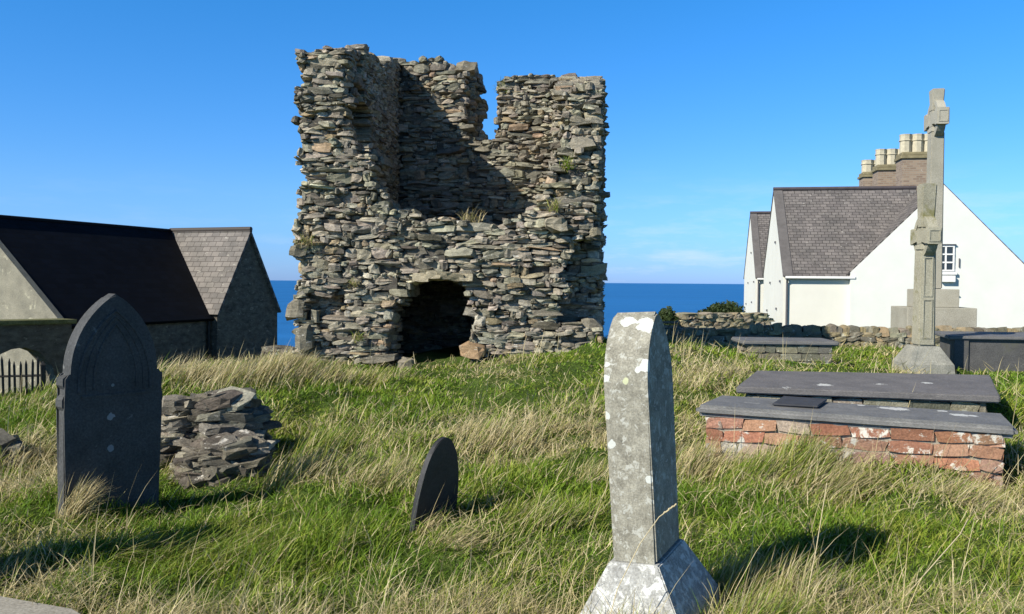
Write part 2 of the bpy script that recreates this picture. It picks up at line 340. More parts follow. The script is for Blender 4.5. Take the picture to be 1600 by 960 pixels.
Q = np.stack([I[:-1, :-1].ravel(), I[:-1, 1:].ravel(), I[1:, 1:].ravel(), I[1:, :-1].ravel()], 1)
o = link('ground', quads_mesh('ground', V, Q, smooth=True), M_GROUND); o['kind'] = 'structure'
bm = bmesh.new(); S = 90000
f = bm.faces.new([bm.verts.new(p) for p in ((-S, -400, -20), (S, -400, -20), (S, S, -20), (-S, S, -20))])
o = link('sea', bm_mesh(bm), M_SEA); o['kind'] = 'structure'

# ------------------------------------------------------------------ stones
def stone_templates(k=14, dims=(4, 3, 3), jit=0.13, pinch=0.2, rnd=1.25):
    nx, ny, nz = dims; idx = {}; P = []
    for i in range(nx):
        for j in range(ny):
            for q in range(nz):
                if i in (0, nx-1) or j in (0, ny-1) or q in (0, nz-1):
                    idx[(i, j, q)] = len(P); P.append((2*i/(nx-1)-1, 2*j/(ny-1)-1, 2*q/(nz-1)-1))
    P = np.array(P); Fq = []
    def quad(a, b, c, d): Fq.append((idx[a], idx[b], idx[c], idx[d]))
    for i in range(nx-1):
        for j in range(ny-1):
            quad((i, j, 0), (i, j+1, 0), (i+1, j+1, 0), (i+1, j, 0)); quad((i, j, nz-1), (i+1, j, nz-1), (i+1, j+1, nz-1), (i, j+1, nz-1))
    for i in range(nx-1):
        for q in range(nz-1):
            quad((i, 0, q), (i+1, 0, q), (i+1, 0, q+1), (i, 0, q+1)); quad((i, ny-1, q), (i, ny-1, q+1), (i+1, ny-1, q+1), (i+1, ny-1, q))
    for j in range(ny-1):
        for q in range(nz-1):
            quad((0, j, q), (0, j, q+1), (0, j+1, q+1), (0, j+1, q)); quad((nx-1, j, q), (nx-1, j+1, q), (nx-1, j+1, q+1), (nx-1, j, q+1))
    out = []
    for _ in range(k):
        A = P.copy()
        pl = np.sqrt(A[:, 0]**2+A[:, 1]**2); s = np.where(pl > rnd, rnd/np.maximum(pl, 1e-6), 1); A[:, 0] *= s; A[:, 1] *= s
        ends = np.abs(P[:, 0])**2
        A[:, 2] *= 1-ends*RNG.uniform(0.0, pinch+0.2); A[:, 2] += P[:, 0]*RNG.uniform(-0.2, 0.2)
        A[:, 2] *= 1-(np.abs(P[:, 1])**2)*RNG.uniform(0.05, pinch)
        A += RNG.uniform(-jit, jit, A.shape)*np.array([0.8, 1.0, 1.5])
        A[:, 0] += A[:, 2]*RNG.uniform(-0.15, 0.15); A[:, 1] += A[:, 2]*RNG.uniform(-0.2, 0.2)
        out.append(A*0.5)
    return out, np.array(Fq)
TPL, TQ = stone_templates()
TPB, TQB = stone_templates(10, (4, 3, 3), 0.045, 0.04, 1.5)      # squarer, for bricks / copings
class Stones:
    def __init__(s, tp=TPL, tq=TQ): s.V = []; s.Q = []; s.C = []; s.n = 0; s.tp = tp; s.tq = tq
    def add(s, c, size, rz=0, col=(0.3, 0.3, 0.3), tilt=0.0, M=None):
        A = s.tp[RNG.randint(len(s.tp))]
        if RNG.rand() < 0.5: A = A*np.array([-1, -1, 1])
        A = A*np.array(size)
        if tilt:
            t = RNG.uniform(-tilt, tilt); ct, st = math.cos(t), math.sin(t); A = np.stack([A[:, 0]*ct-A[:, 2]*st, A[:, 1], A[:, 0]*st+A[:, 2]*ct], 1)
            t = RNG.uniform(-tilt, tilt); ct, st = math.cos(t), math.sin(t); A = np.stack([A[:, 0], A[:, 1]*ct-A[:, 2]*st, A[:, 1]*st+A[:, 2]*ct], 1)
        ct, st = math.cos(rz), math.sin(rz); A = np.stack([A[:, 0]*ct-A[:, 1]*st, A[:, 0]*st+A[:, 1]*ct, A[:, 2]], 1)+np.array(c)
        s.V.append(A); s.Q.append(s.tq+s.n); s.n += len(A); s.C.append(np.tile(col, (len(A), 1)))
    def mesh(s, name): return quads_mesh(name, np.concatenate(s.V), np.concatenate(s.Q), np.concatenate(s.C))
def pal(ws):
    c = ws[RNG.choice(len(ws), p=np.array([w[0] for w in ws])/sum(w[0] for w in ws))][1]; k = RNG.uniform(0.75, 1.25)
    return tuple(np.array(c)*k*RNG.uniform(0.95, 1.05, 3))
TOWER_PAL = [(5, (0.41, 0.395, 0.35)), (3, (0.31, 0.30, 0.27)), (4, (0.50, 0.475, 0.41)), (0.9, (0.46, 0.38, 0.28)), (0.9, (0.68, 0.65, 0.58)), (0.6, (0.18, 0.175, 0.155))]
WALL_PAL = [(3, (0.32, 0.28, 0.2)), (4, (0.29, 0.275, 0.23)), (1.5, (0.40, 0.33, 0.22)), (1, (0.2, 0.19, 0.16))]

def voxel_core(solid, lo, hi, cell, inset):
    ax = [np.arange(lo[i]+cell/2, hi[i], cell) for i in range(3)]
    U, Vv, W = np.meshgrid(*ax, indexing='ij'); ok = solid(U, Vv, W)
    for d in ((1, 0, 0), (-1, 0, 0), (0, 1, 0), (0, -1, 0), (0, 0, 1), (0, 0, -1)):
        if d == (0, 0, -1): continue
        ok &= solid(U+d[0]*inset, Vv+d[1]*inset, W+d[2]*inset)
    pad = np.pad(ok, 1); n = ok.shape; Vs = []; Qs = []; cnt = 0; h = cell/2
    corners = {(1, 0, 0): [(1, -1, -1), (1, 1, -1), (1, 1, 1), (1, -1, 1)], (-1, 0, 0): [(-1, -1, -1), (-1, -1, 1), (-1, 1, 1), (-1, 1, -1)],
               (0, 1, 0): [(-1, 1, -1), (-1, 1, 1), (1, 1, 1), (1, 1, -1)], (0, -1, 0): [(-1, -1, -1), (1, -1, -1), (1, -1, 1), (-1, -1, 1)],
               (0, 0, 1): [(-1, -1, 1), (1, -1, 1), (1, 1, 1), (-1, 1, 1)], (0, 0, -1): [(-1, -1, -1), (-1, 1, -1), (1, 1, -1), (1, -1, -1)]}
    for d, cs in corners.items():
        nb = pad[1+d[0]:1+d[0]+n[0], 1+d[1]:1+d[1]+n[1], 1+d[2]:1+d[2]+n[2]]
        m = ok & ~nb; c = np.stack([U[m], Vv[m], W[m]], 1)
        v = (c[:, None, :]+np.array(cs)[None]*h).reshape(-1, 3); Vs.append(v)
        Qs.append(np.arange(len(v)).reshape(-1, 4)+cnt); cnt += len(v)
    V = np.concatenate(Vs); Q = np.concatenate(Qs)
    key = np.round(V/cell*2).astype(np.int64); _, first, inv = np.unique(key, axis=0, return_index=True, return_inverse=True)
    return quads_mesh('core', V[first], inv.reshape(-1)[Q.ravel()].reshape(-1, 4))

# ------------------------------------------------------------------ ruined tower
TW, TD, TT = 5.05, 4.6, 0.9
PHI = R(5); FR = at(938, 500, 14.0)
T_O = Vector((FR.x-TW*math.cos(PHI), 14.0+TW*math.sin(PHI), 0.0))     # front left corner
def zfront(py): return at(700, py, 14.2).z
def zback(py): return at(700, py, 18.0).z
def ufront(px): return (px-465)/473.0*TW
FU = [(465, 72), (500, 70), (541, 66), (545, 72), (549, 205), (562, 232), (588, 242), (584, 275), (603, 303), (612, 323), (643, 333), (664, 348), (700, 346), (740, 352), (780, 350), (807, 343), (833, 331), (850, 300), (866, 255), (874, 210), (880, 160), (890, 136), (915, 132), (938, 146)]
fu = np.array([ufront(a) for a, b in FU]); fz = np.array([zfront(b) for a, b in FU])
for i in range(1, len(fu)): fu[i] = max(fu[i], fu[i-1]+0.004)
# back wall profile by position across the inner face (seen from the camera at depth 18 m)
def ub(px): p = at(px, 300, 17.95); return (p.x-T_O.x)*math.cos(PHI)-(p.y-T_O.y)*math.sin(PHI)
BU = [(560, 100), (600, 92), (632, 98), (650, 96), (665, 90), (690, 92), (712, 104), (735, 108), (748, 116), (749.5, 218), (774.5, 216), (776, 128), (800, 120), (830, 119), (850, 122), (880, 128), (920, 136)]
bu = np.array([ub(a) for a, b in BU]); bz = np.array([zback(b) for a, b in BU])
DU = [(610, 550), (613, 508), (622, 478), (640, 456), (656, 440), (690, 434), (718, 440), (736, 462), (746, 496), (746, 530), (740, 556)]
du = np.array([ufront(a) for a, b in DU]); dz_ = np.array([zfront(b) for a, b in DU]); du[0] -= 0.001
def tsolid(u, v, z):
    u, v, z = np.broadcast_arrays(u, v, z)
    e = (fbm(u*1.1+3, v*1.1, z*1.6, 2)-0.5)*0.26+(vnoise(u*2.6, v*2.6, z*4.5)-0.5)*0.16            # uneven faces
    j = (fbm(u*2.5+8, v*2.5, z*0+4, 2)-0.5)*0.22             # ragged tops
    inside = (u > -.08*sstep(3.2, 1.8, z)+e) & (u < TW+e) & (v > 0+e) & (v < TD+e)
    hollow = (u > TT+e) & (u < TW-TT+0.1+e) & (v > TT+e) & (v < TD-TT+e)
    zf = np.interp(u, fu, fz); zb = np.interp(u, bu, bz)
    zl = np.interp(v, [0, 1, 2.2, 3.7, 5], [zfront(66), 5.75, 5.75, zback(96), zback(104)])
    zr = np.interp(v, [0, 1, 2, 3.7, 5], [zfront(136), 5.0, 5.3, zback(124), zback(134)])
    top = np.where(v < TT, zf, np.where(v > TD-TT, zb, np.where(u < TW/2, zl, zr)))
    ok = inside & ~hollow & (z < top+j*np.where((v > TD-TT) & (u > bu[8]-0.02) & (u < bu[11]+0.02), 0.2, 1))
    # doorway through the front wall
    dt = np.interp(u, du, dz_, left=-9, right=-9)
    ok &= ~((v < TT+0.2) & (z < dt+(vnoise(u*5, 1.5, v*3)-0.5)*0.12))
    # splayed reveal left of the slit in the back wall
    uc = bu[10]; us = bu[9]-0.48*np.clip((TD-v-0.25)/(TT), 0, 1)
    ok &= ~((v > TD-TT-0.05) & (u > us) & (u < uc) & (z > bz[9]-0.02+np.clip(bu[9]-u, 0, 1)*0.5))
    # slit window in the left wall, just behind the front
    ok &= ~((u < TT+0.1) & (v > 0.40) & (v < np.where(u < .22, .82, 1.28)) & (z > zfront(240)) & (z < zfront(150)+0.1))
    # robbed-out corner low on the right
    rc = np.interp(z, [zfront(525), zfront(505), zfront(470), zfront(400), zfront(372), zfront(360)], [9, ufront(886), ufront(882), ufront(884), ufront(905), 9])
    ok &= ~((v < 0.5+0.25*vnoise(z*2, 3.3, 1)) & (u > rc+(vnoise(z*5, u*2, 0)-0.5)*0.2))
    # hollows on the left corner
    ok &= ~((u < 0.75) & (u > 0.22) & (v < 0.32) & (z > zfront(497)) & (z < zfront(462)))
    return ok
def csolid(u, v, z):  # core plus an unseen floor slab added inside to keep the doorway dark
    return tsolid(u, v, z) | ((u > .4) & (u < TW-.4) & (v > .7) & (v < TD-.4) & (z > 1.80+.15*np.sin(u*3)) & (z < 2.15))
tower = empty('ruined_tower', T_O, -PHI)
tag(tower, 'tall ruined tower of layered grey rubble with dark doorway and broken open top', 'ruined tower')
st = {k: Stones() for k in ('front_wall', 'left_wall', 'back_wall', 'right_wall')}
def fill_tower():
    z = -0.05; OFF = 0.17
    while z < 6.7:
        h = RNG.choice([0.04, 0.055, 0.075, 0.10, 0.14], p=[0.22, 0.28, 0.26, 0.16, 0.08])
        spec = []   # (name, axis, u0,u1,v0,v1)
        spec.append(('front_wall', 0, 0, TW, 0, TT)); spec.append(('back_wall', 0, 0, TW, TD-TT, TD))
        spec.append(('left_wall', 1, 0, TT, TT, TD-TT)); spec.append(('right_wall', 1, TW-TT+0.1, TW, TT, TD-TT))
        for name, ax, u0, u1, v0, v1 in spec:
            a0, a1 = (u0, u1) if ax == 0 else (v0, v1); b0, b1 = (v0, v1) if ax == 0 else (u0, u1)
            nb = 3; db = (b1-b0)/nb
            for k in range(nb):
                b = b0+db*(k+0.5); a = a0+RNG.uniform(-0.18, 0.0)
                while a < a1+0.03:
                    w = float(np.clip(RNG.lognormal(-1.45, 0.5), 0.09, 0.7))*(0.8 if h < 0.08 else 1.0)
                    ca = a+w/2; a += w*0.97
                    if ca > a1+0.05 or ca < a0-0.12: continue
                    wob = (fbm(ca*1.0+k*9+ax*30, z*0.7, b*0.3, 2)-0.5)*0.24
                    zc = z+h/2+float(wob)
                    u, v = (ca, b) if ax == 0 else (b, ca)
                    eu_, ev_ = (w*.48, 0) if ax == 0 else (0, w*.48)
                    E = tsolid(np.array([u-eu_, u+eu_]), np.array([v-ev_, v+ev_]), np.array([zc, zc]))
                    if not E.all():
                        w *= .55; sh = (w*.35 if E[1] else 0)-(w*.35 if E[0] else 0)
                        if ax == 0: u += sh
                        else: v += sh
                        ca += sh
                    if not bool(tsolid(np.array(u), np.array(v), np.array(zc))): continue
                    eu = 0.30; P6 = np.array([(u+eu, v, zc), (u-eu, v, zc), (u, v+eu, zc), (u, v-eu, zc), (u, v, zc+OFF), (u, v, zc-OFF)])
                    if bool(np.all(tsolid(P6[:, 0], P6[:, 1], P6[:, 2]))): continue
                    side = -1 if k == 0 else (1 if k == nb-1 else 0)
                    pr = RNG.normal(0, 0.024)+(RNG.uniform(0.03, 0.09) if RNG.rand() < 0.09 else 0)-(RNG.uniform(0.05, 0.14) if RNG.rand() < 0.12 else 0)
                    rr_ = 0.1; tl_ = 0.13
                    if (name == 'left_wall' and side == 1): pr = abs(pr)*-.2; rr_ = .02; tl_ = .04
                    bb = b+side*pr
                    u, v = (ca, bb) if ax == 0 else (bb, ca)
                    c = pal(TOWER_PAL)
                    dep = db*RNG.uniform(1.05, 1.25)
                    if h > 0.08 and RNG.rand() < 0.3:     # two thin slabs instead of one
                        for s_ in (-1, 1): st[name].add((u, v+RNG.normal(0, 0.02), zc+s_*h*0.25), (w*RNG.uniform(0.85, 1.1), dep, h*0.56), 0 if ax == 0 else math.pi/2, pal(TOWER_PAL), 0.05)
                    else:
                        st[name].add((u, v, zc), (w*1.12, dep, h*RNG.uniform(1.05, 1.5)), (0 if ax == 0 else math.pi/2)+RNG.normal(0, rr_), c, tl_)
        z += h*0.93
fill_tower()
for k, s in st.items(): link(k, s.mesh(k), M_STONE, tower)
link('mortar_core', voxel_core(csolid, (0, 0, -0.6), (TW, TD, 6.8), 0.1, 0.13), M_CORE, tower)
# pale lintel stones over the doorway and big blocks at its foot
s = Stones(TPB, TQB)
for px, w in ((664, .25), (684, .24), (702, .22), (719, .26), (735, .2)):
    s.add((ufront(px), 0.08, zfront(431+abs(px-695)*0.06)), (w*1.05, 0.5, 0.13), RNG.normal(0, .06), (0.52, 0.48, 0.38), 0.08)
link('lintel', s.mesh('lintel'), M_STONE, tower)
s = Stones(); s.add((ufront(744), 0.0, zfront(547)), (0.42, 0.5, 0.27), 0.1, (0.50, 0.36, 0.24), 0.05); link('loose_block', s.mesh('loose_block'), M_STONE, tower)
s = Stones(); s.add((ufront(641), -0.15, zfront(572)), (0.25, 0.4, 0.26), 0.5, (0.36, 0.34, 0.3), 0.1); link('loose_block', s.mesh('loose_block'), M_STONE, tower)
s = Stones(); s.add((ufront(600), -0.05, zfront(562)), (0.6, 0.5, 0.12), 0.1, (0.26, 0.25, 0.22), 0.15); link('loose_block', s.mesh('loose_block'), M_STONE, tower)
s = Stones(); s.add((ufront(480), -0.02, zfront(532)), (0.3, 0.4, 0.42), 0.1, (0.32, 0.31, 0.27), 0.1); link('loose_block', s.mesh('loose_block'), M_STONE, tower)
s = Stones(); s.add((ufront(870), -0.06, zfront(352)), (0.38, 0.4, 0.24), 0.1, (0.48, 0.45, 0.38), 0.1); link('loose_block', s.mesh('loose_block'), M_STONE, tower)
s = Stones(); s.add((ufront(462), 0.10, zfront(487)), (0.32, 0.4, 0.34), 0.1, (0.36, 0.34, 0.29), 0.1); link('loose_block', s.mesh('loose_block'), M_STONE, tower)
s = Stones(); s.add((ufront(468), 0.10, zfront(393)), (0.3, 0.4, 0.2), 0.1, (0.30, 0.29, 0.25), 0.1); link('loose_block', s.mesh('loose_block'), M_STONE, tower)
s = Stones(); s.add((ufront(925), 0.3, zfront(510)), (0.35, 0.5, 0.3), 0.1, (0.36, 0.34, 0.3), 0.1); link('loose_block', s.mesh('loose_block'), M_STONE, tower)

# ------------------------------------------------------------------ dry stone boundary walls
def rubble_wall(name, P0, P1, zt, thick, label, upright=True, base=-0.6, palette=WALL_PAL, sz=0.28, group=None):
    P0, P1 = Vector(P0), Vector(P1); L = (P1-P0).length; ang = math.atan2(P1.y-P0.y, P1.x-P0.x)
    root = empty(name, (P0.x, P0.y, 0), ang); tag(root, label, 'wall', group)
    s = Stones(); zb = base; z = zb; top = zt-(0.2 if upright else 0.05)
    while z < top:
        h = RNG.uniform(0.09, 0.17)
        for side in (-1, 1):
            a = RNG.uniform(-0.1, 0.1)
            while a < L:
                w = RNG.uniform(0.5, 1.5)*sz; s.add((a+w/2, side*thick*0.28+RNG.normal(0, .015), z+h/2), (w*1.05, thick*0.6, h*1.2), RNG.normal(0, .05), pal(palette), 0.08); a += w
        z += h
    link('rubble_face', s.mesh(name), M_WALLST, root)
    bm = bmesh.new(); bbox(bm, 0, L, -thick*0.38, thick*0.38, zb, top-0.03); link('mortar_core', bm_mesh(bm), M_CORE, root)
    s = Stones(TPB, TQB) if upright else Stones(); a = 0
    while a < L:
        if upright:
            w = RNG.uniform(0.13, 0.27); s.add((a+w/2, 0, top+0.06+RNG.uniform(-.03, .03)), (w*0.95, thick*1.0, 0.26+RNG.uniform(-.05, .06)), RNG.normal(0, .08), pal(palette), 0.12)
        else:
            w = RNG.uniform(0.3, 0.7); s.add((a+w/2, 0, top+0.03), (w*1.0, thick*1.1, 0.14), RNG.normal(0, .05), pal(palette), 0.06)
        a += w
    link('coping', s.mesh(name+'_coping'), M_WALLST, root)
    return root
a = at(1172, 510, 21.5); b = at(1640, 513, 20.5)
rubble_wall('boundary_wall', (a.x, a.y, 0), (b.x+2, b.y, 0), at(1300, 509, 21).z, 0.42, 'low rubble boundary wall with upright coping stones in front of the white house')
a = at(968, 510, 23.0); b = at(1176, 514, 21.6)
rubble_wall('boundary_wall', (a.x, a.y, 0), (b.x, b.y, 0), at(1100, 516, 22).z, 0.42, 'low stone wall in the shade between the ruined tower and the white house', upright=False)
a = at(1058, 495, 27); b = at(1190, 495, 28)
rubble_wall('boundary_wall', (a.x, a.y, 0), (b.x, b.y, 0), at(1100, 491, 27.5).z, 0.5, 'pale sunlit stone wall below the bush, left end of the white house', upright=False, base=-1.2,
            palette=[(1, (0.42, 0.38, 0.28)), (1, (0.36, 0.33, 0.26))])
a = at(425, 548, 24); b = at(480, 540, 22)
rubble_wall('collapsed_wall', (a.x, a.y, 0), (b.x, b.y, 0), at(455, 549, 23).z, 0.6, 'short tumbled dark stone wall between the church and the ruined tower', upright=False, base=-2.0, palette=[(1, (0.12, 0.115, 0.10)), (1, (0.2, 0.19, 0.165))])

# ------------------------------------------------------------------ church on the left
def face_uv(bm, pts, o, ud, vd):
    uvl = bm.loops.layers.uv.verify(); f = bm.faces.new([bm.verts.new(p) for p in pts])
    for lp in f.loops: d = lp.vert.co-o; lp[uvl].uv = (d.dot(ud), d.dot(vd))
    return f
def roof_slab(name, pts, ud, thick, mat, parent):
    """pts: eave0, eave1, ridge1, ridge0 ; solid slab with roof uvs"""
    bm = bmesh.new(); pts = [Vector(p) for p in pts]; ud = Vector(ud).normalized()
    nrm = (pts[1]-pts[0]).cross(pts[-1]-pts[0]).normalized()
    if nrm.z < 0: nrm = -nrm
    vd = nrm.cross(ud); uvl = bm.loops.layers.uv.verify()
    T = [bm.verts.new(p) for p in pts]; B = [bm.verts.new(p-nrm*thick) for p in pts]; n = len(pts)
    fs = [bm.faces.new(T), bm.faces.new(B[::-1])]+[bm.faces.new((T[i], B[i], B[(i+1) % n], T[(i+1) % n])) for i in range(n)]
    for f in bm.faces:
        for lp in f.loops: d = lp.vert.co-pts[0]; lp[uvl].uv = (d.dot(ud), d.dot(vd))
    return link(name, bm_mesh(bm), mat, parent)
TH = R(70); rd = Vector((math.cos(TH), math.sin(TH), 0)); nd = Vector((math.sin(TH), -math.cos(TH), 0))
church = empty('church', (0, 0, 0)); tag(church, 'low stone church with slate roof coloured dark for shade and gabled transept left of the tower', 'church')
A = at(268, 361, 30.0); Zr = A.z; A.z = 0
NW = 3.1; ZE = 0.47; up = Vector((0, 0, 1)); GB = -2.3
def P(s, n_, z): return A+rd*s+nd*n_+up*z
S0, S1 = -7.35, 1.2
# walls
def pent(sa, sb, nw, ze, zr):
    bm = bmesh.new(); pr = [(-nw, GB), (nw, GB), (nw, ze), (0, zr), (-nw, ze)]
    a_ = [bm.verts.new(P(sa, n_, z)) for n_, z in pr]; b_ = [bm.verts.new(P(sb, n_, z)) for n_, z in pr]; bm.faces.new(a_); bm.faces.new(b_[::-1])
    for i in range(5): bm.faces.new((a_[i], a_[(i+1) % 5], b_[(i+1) % 5], b_[i]))
    return bm_mesh(bm)
link('wall', pent(S0+.14, S1, NW-.2, ZE-.1, Zr-.35), M_CHURCH, church)
link('gable_wall', pent(S0-.05, S0+.139, NW+.02, ZE-.02, Zr+.0), M_GABLE, church)
TN = 3.2; TWd = 1.6; ZT = 0.66; ZTr = at(388, 362, 28.9).z
bm = bmesh.new()
for s_ in (0,):
    pr = [P(-TWd, TN, GB), P(TWd, TN, GB), P(TWd, TN, ZT), P(0, TN, ZTr-0.08), P(-TWd, TN, ZT)]; bk = [p-nd*1.5 for p in pr]
    a_ = [bm.verts.new(p) for p in pr]; b_ = [bm.verts.new(p) for p in bk]; bm.faces.new(a_); bm.faces.new(b_[::-1])
    for i in range(5): bm.faces.new((a_[i], a_[(i+1) % 5], b_[(i+1) % 5], b_[i]))
link('transept_wall', bm_mesh(bm), M_CHURCH, church)
ov = 0.12
roof_slab('roof', [P(S0+.10, NW+.02, ZE-.05), P(-TWd, NW+.02, ZE-.05), P(-0.02, 0, Zr), P(S0+.10, 0, Zr)], rd, 0.1, M_ROOF_SHADE, church)
roof_slab('roof', [P(S0+.10, -NW-ov, ZE-.12), P(S1, -NW-ov, ZE-.12), P(S1, 0, Zr-.01), P(S0+.10, 0, Zr-.01)], rd, 0.1, M_ROOF_SHADE, church)
sl = (ZTr-ZT)/TWd
for sg in (-1, 1):
    e = sg*(TWd+0.1); ze = ZT-0.1*sl+0.05
    roof_slab('transept_roof', [P(e, TN+0.1, ze), P(e, NW-.45, ze), P(0, -0.05, ZTr+0.05), P(0, TN+0.1, ZTr+0.05)], nd, 0.08, M_ROOF_L, church)
bm = bmesh.new(); tube(bm, [P(S0, 0, Zr-.01), P(S1, 0, Zr-.01)], 0.07, 8); link('ridge_tiles', bm_mesh(bm), M_ROOF_SHADE, church); bm = bmesh.new(); tube(bm, [P(0, -0.05, ZTr+.08), P(0, TN+.1, ZTr+.08)], 0.08, 8)
link('ridge_tiles', bm_mesh(bm), M_ROOF_L, church)
bm = bmesh.new(); tube(bm, [P(-TWd-.12, NW-.12, ZT-.3), P(-TWd-.12, NW-.12, GB)], 0.05, 8); link('downpipe', bm_mesh(bm), M_IRON, church)
bm = bmesh.new(); bbox(bm, -0.12, 0.12, -0.03, 0.03, 0, 1.1, Matrix.Translation(P(0.5, TN+0.005, -2.0)) @ Matrix.Rotation(TH-math.pi/2+math.pi/2, 4, 'Z')); link('slit_window', bm_mesh(bm), M_GLASS, church)
# dark arched wall with mossy top
wa = R(52); AW = at(112, 515, 17.5); wdx = Vector((math.cos(wa), math.sin(wa), 0))
arch = empty('arched_wall', (AW.x, AW.y, 0), wa)     # local +x runs back-right, origin at right end
tag(arch, 'dark shaded stone wall with a round arch and mossy top behind the picket fence', 'arched wall')
def alx(px):    # local x along the wall for a pixel column
    d = ray(px, 540); w = wdx; k = (AW.x*w.y-AW.y*w.x)/(d.x*w.y-d.y*w.x); return (Vector((d.x*k, d.y*k))-Vector((AW.x, AW.y))).dot(Vector((w.x, w.y)))
def alz(px, py):
    d = ray(px, py); w = wdx; k = (AW.x*w.y-AW.y*w.x)/(d.x*w.y-d.y*w.x); return CAMZ+d.z*k
xr, xl = alx(112), -7.0
arcp = [(alx(88), alz(88, 640)), (alx(87), alz(87, 590)), (alx(80), alz(80, 570)), (alx(62), alz(62, 551)), (alx(40), alz(40, 543)), (alx(18), alz(18, 546)), (alx(-4), alz(-4, 556)), (alx(-30), alz(-30, 580)), (alx(-40), alz(-40, 640))]
zt = alz(60, 508)
prof = [(xr, -2), (xr, zt)]+[(xl, zt+0.05), (xl, -2), (arcp[-1][0], -2)]+arcp[::-1]+[(arcp[0][0], -2)]
bm = prism(prof, 0, 0.55); link('wall', bm_mesh(bm), M_CHURCH, arch)
bm = prism([(xr+.08, zt+.003), (xr+.08, zt+.09), (xl, zt+.16), (xl, zt+.055)], -0.08, 0.63, 0.02); link('mossy_coping', bm_mesh(bm), M_MOSS, arch)
# iron picket fence
fr0 = at(-40, 600, 12.6); fr1 = at(68, 600, 12.9)
fence = empty('picket_fence', (fr0.x, fr0.y, g1(fr0.x, fr0.y))); tag(fence, 'rusty dark picket fence with pointed tops in front of the arch', 'fence')
n = 13
for i in range(n):
    k = i/(n-1); x = (fr1.x-fr0.x)*k; y = (fr1.y-fr0.y)*k; h = at(800, 565+RNG.uniform(-4, 6), 12.8).z-g1(fr0.x, fr0.y)
    bm = bmesh.new(); w = 0.022 if i < n-1 else 0.045
    lean = RNG.normal(0, 0.02); tube(bm, [(x, y, -0.1), (x+lean*0.5, y, h*0.6), (x+lean, y, h-0.06), (x+lean, y, h)], [w, w, w, 0.004], 4)
    link('picket' if i < n-1 else 'post', bm_mesh(bm), M_IRON, fence)
for hz in (0.13, 0.42):
    bm = bmesh.new(); tube(bm, [(0, 0, hz), (fr1.x-fr0.x, fr1.y-fr0.y, hz)], 0.018, 4); link('rail', bm_mesh(bm), M_IRON, fence)

# ------------------------------------------------------------------ white houses on the right
HPHI = R(10)
XE = 0
def make_house(loc, label, full=True):
    """local x runs right along the front, y back; origin at front left corner, z absolute"""
    h = empty('white_house', (loc[0], loc[1], 0), -HPHI); tag(h, label, 'house', 'white houses')
    D = 6.0; ZE = 2.05; ZR = 5.20; LX = 5.0 if full else 3.2; ZB = -1.5
    bm = bmesh.new()
    LW = XE if full else 10
    pr = [(0, ZB), (D, ZB), (D, ZE), (D/2, ZR-0.06), (0, ZE)]
    a_ = [bm.verts.new((0, y, z)) for y, z in pr]; b_ = [bm.verts.new((LW-.05, y, z)) for y, z in pr]
    bm.faces.new(a_[::-1]); bm.faces.new(b_)
    for i in range(5): bm.faces.new((a_[i], a_[(i+1) % 5], b_[(i+1) % 5], b_[i]))
    link('wall', bm_mesh(bm), M_CREAM, h)
    # raised verge of slates near the white end gable, then the main field
    for sg in (0, 1):
        y0, y1 = (-0.15, D/2) if sg == 0 else (D+0.15, D/2); zz = ZE-0.13
        roof_slab('roof', [(0.02, y0, zz), (LW, y0, zz), (LW, y1, ZR), (0.02, y1, ZR)], (1, 0, 0), 0.06, M_ROOF_H, h)
        roof_slab('roof_verge', [(-0.03, y0-.02 if sg == 0 else y0+.02, zz+.02), (0.30, y0-.02 if sg == 0 else y0+.02, zz+.02), (0.30, y1, ZR+.045), (-0.03, y1, ZR+.045)], (1, 0, 0), 0.05, M_ROOF_V, h)
    bm = bmesh.new(); tube(bm, [(-0.03, D/2, ZR+0.06), (LW, D/2, ZR+0.06)], 0.07, 8); link('ridge_tiles', bm_mesh(bm), M_ROOF_V2, h)
    bm = bmesh.new(); bbox(bm, 0.05, LX-2.66 if full else LX, -0.22, -0.12, ZE-0.2, ZE-0.12, bev=0.02); link('gutter', bm_mesh(bm), M_WHITEP, h)
    bm = bmesh.new(); tube(bm, [(0.12, -0.16, ZE-.2), (0.12, -0.06, ZE-.35), (0.12, -0.06, ZB)], 0.035, 8); link('downpipe', bm_mesh(bm), M_PIPE, h)
    for (y, z) in ((0.7, 1.75), (1.6, 0.75), (2.2, 3.2), (3.6, 1.7), (4.5, 0.6)):
        bm = bmesh.new(); bbox(bm, -0.05, 0.0, y-.06, y+.06, z-.04, z+.04); link('vent', bm_mesh(bm), M_PIPE, h)
    return h
M_ROOF_V = plain('verge_slate', (0.12, 0.112, 0.11), 0.8, 0.2, 4); M_ROOF_V2 = plain('ridge_tile', (0.075, 0.065, 0.07), 0.8, 0.2, 4)
hl = at(1224, 425, 30.0)
hd = Vector((math.cos(HPHI), -math.sin(HPHI), 0)); hb = Vector((math.sin(HPHI), math.cos(HPHI), 0))
def hx(px, yl):  # local x of pixel column at local depth yl
    d = ray(px, 430); o_ = hl+hb*yl; k = (o_.x*hd.y-o_.y*hd.x)/(d.x*hd.y-d.y*hd.x); return (Vector((d.x*k, d.y*k, 0))-Vector((o_.x, o_.y, 0))).dot(hd)
def hz_(px, py, yl):
    d = ray(px, py); o_ = hl+hb*yl; k = (o_.x*hd.y-o_.y*hd.x)/(d.x*hd.y-d.y*hd.x); return CAMZ+d.z*k
WY = -0.18
gx0, gx1, gxa = hx(1329, WY), hx(1624, WY), hx(1471, WY); gz0, gza = hz_(1329, 426, WY), hz_(1471, 288, WY)
XE = gxa
house = make_house((hl.x, hl.y), 'large white house with a grey slate roof and a broad front gable', True)
gz1 = hz_(1624, 437, WY)
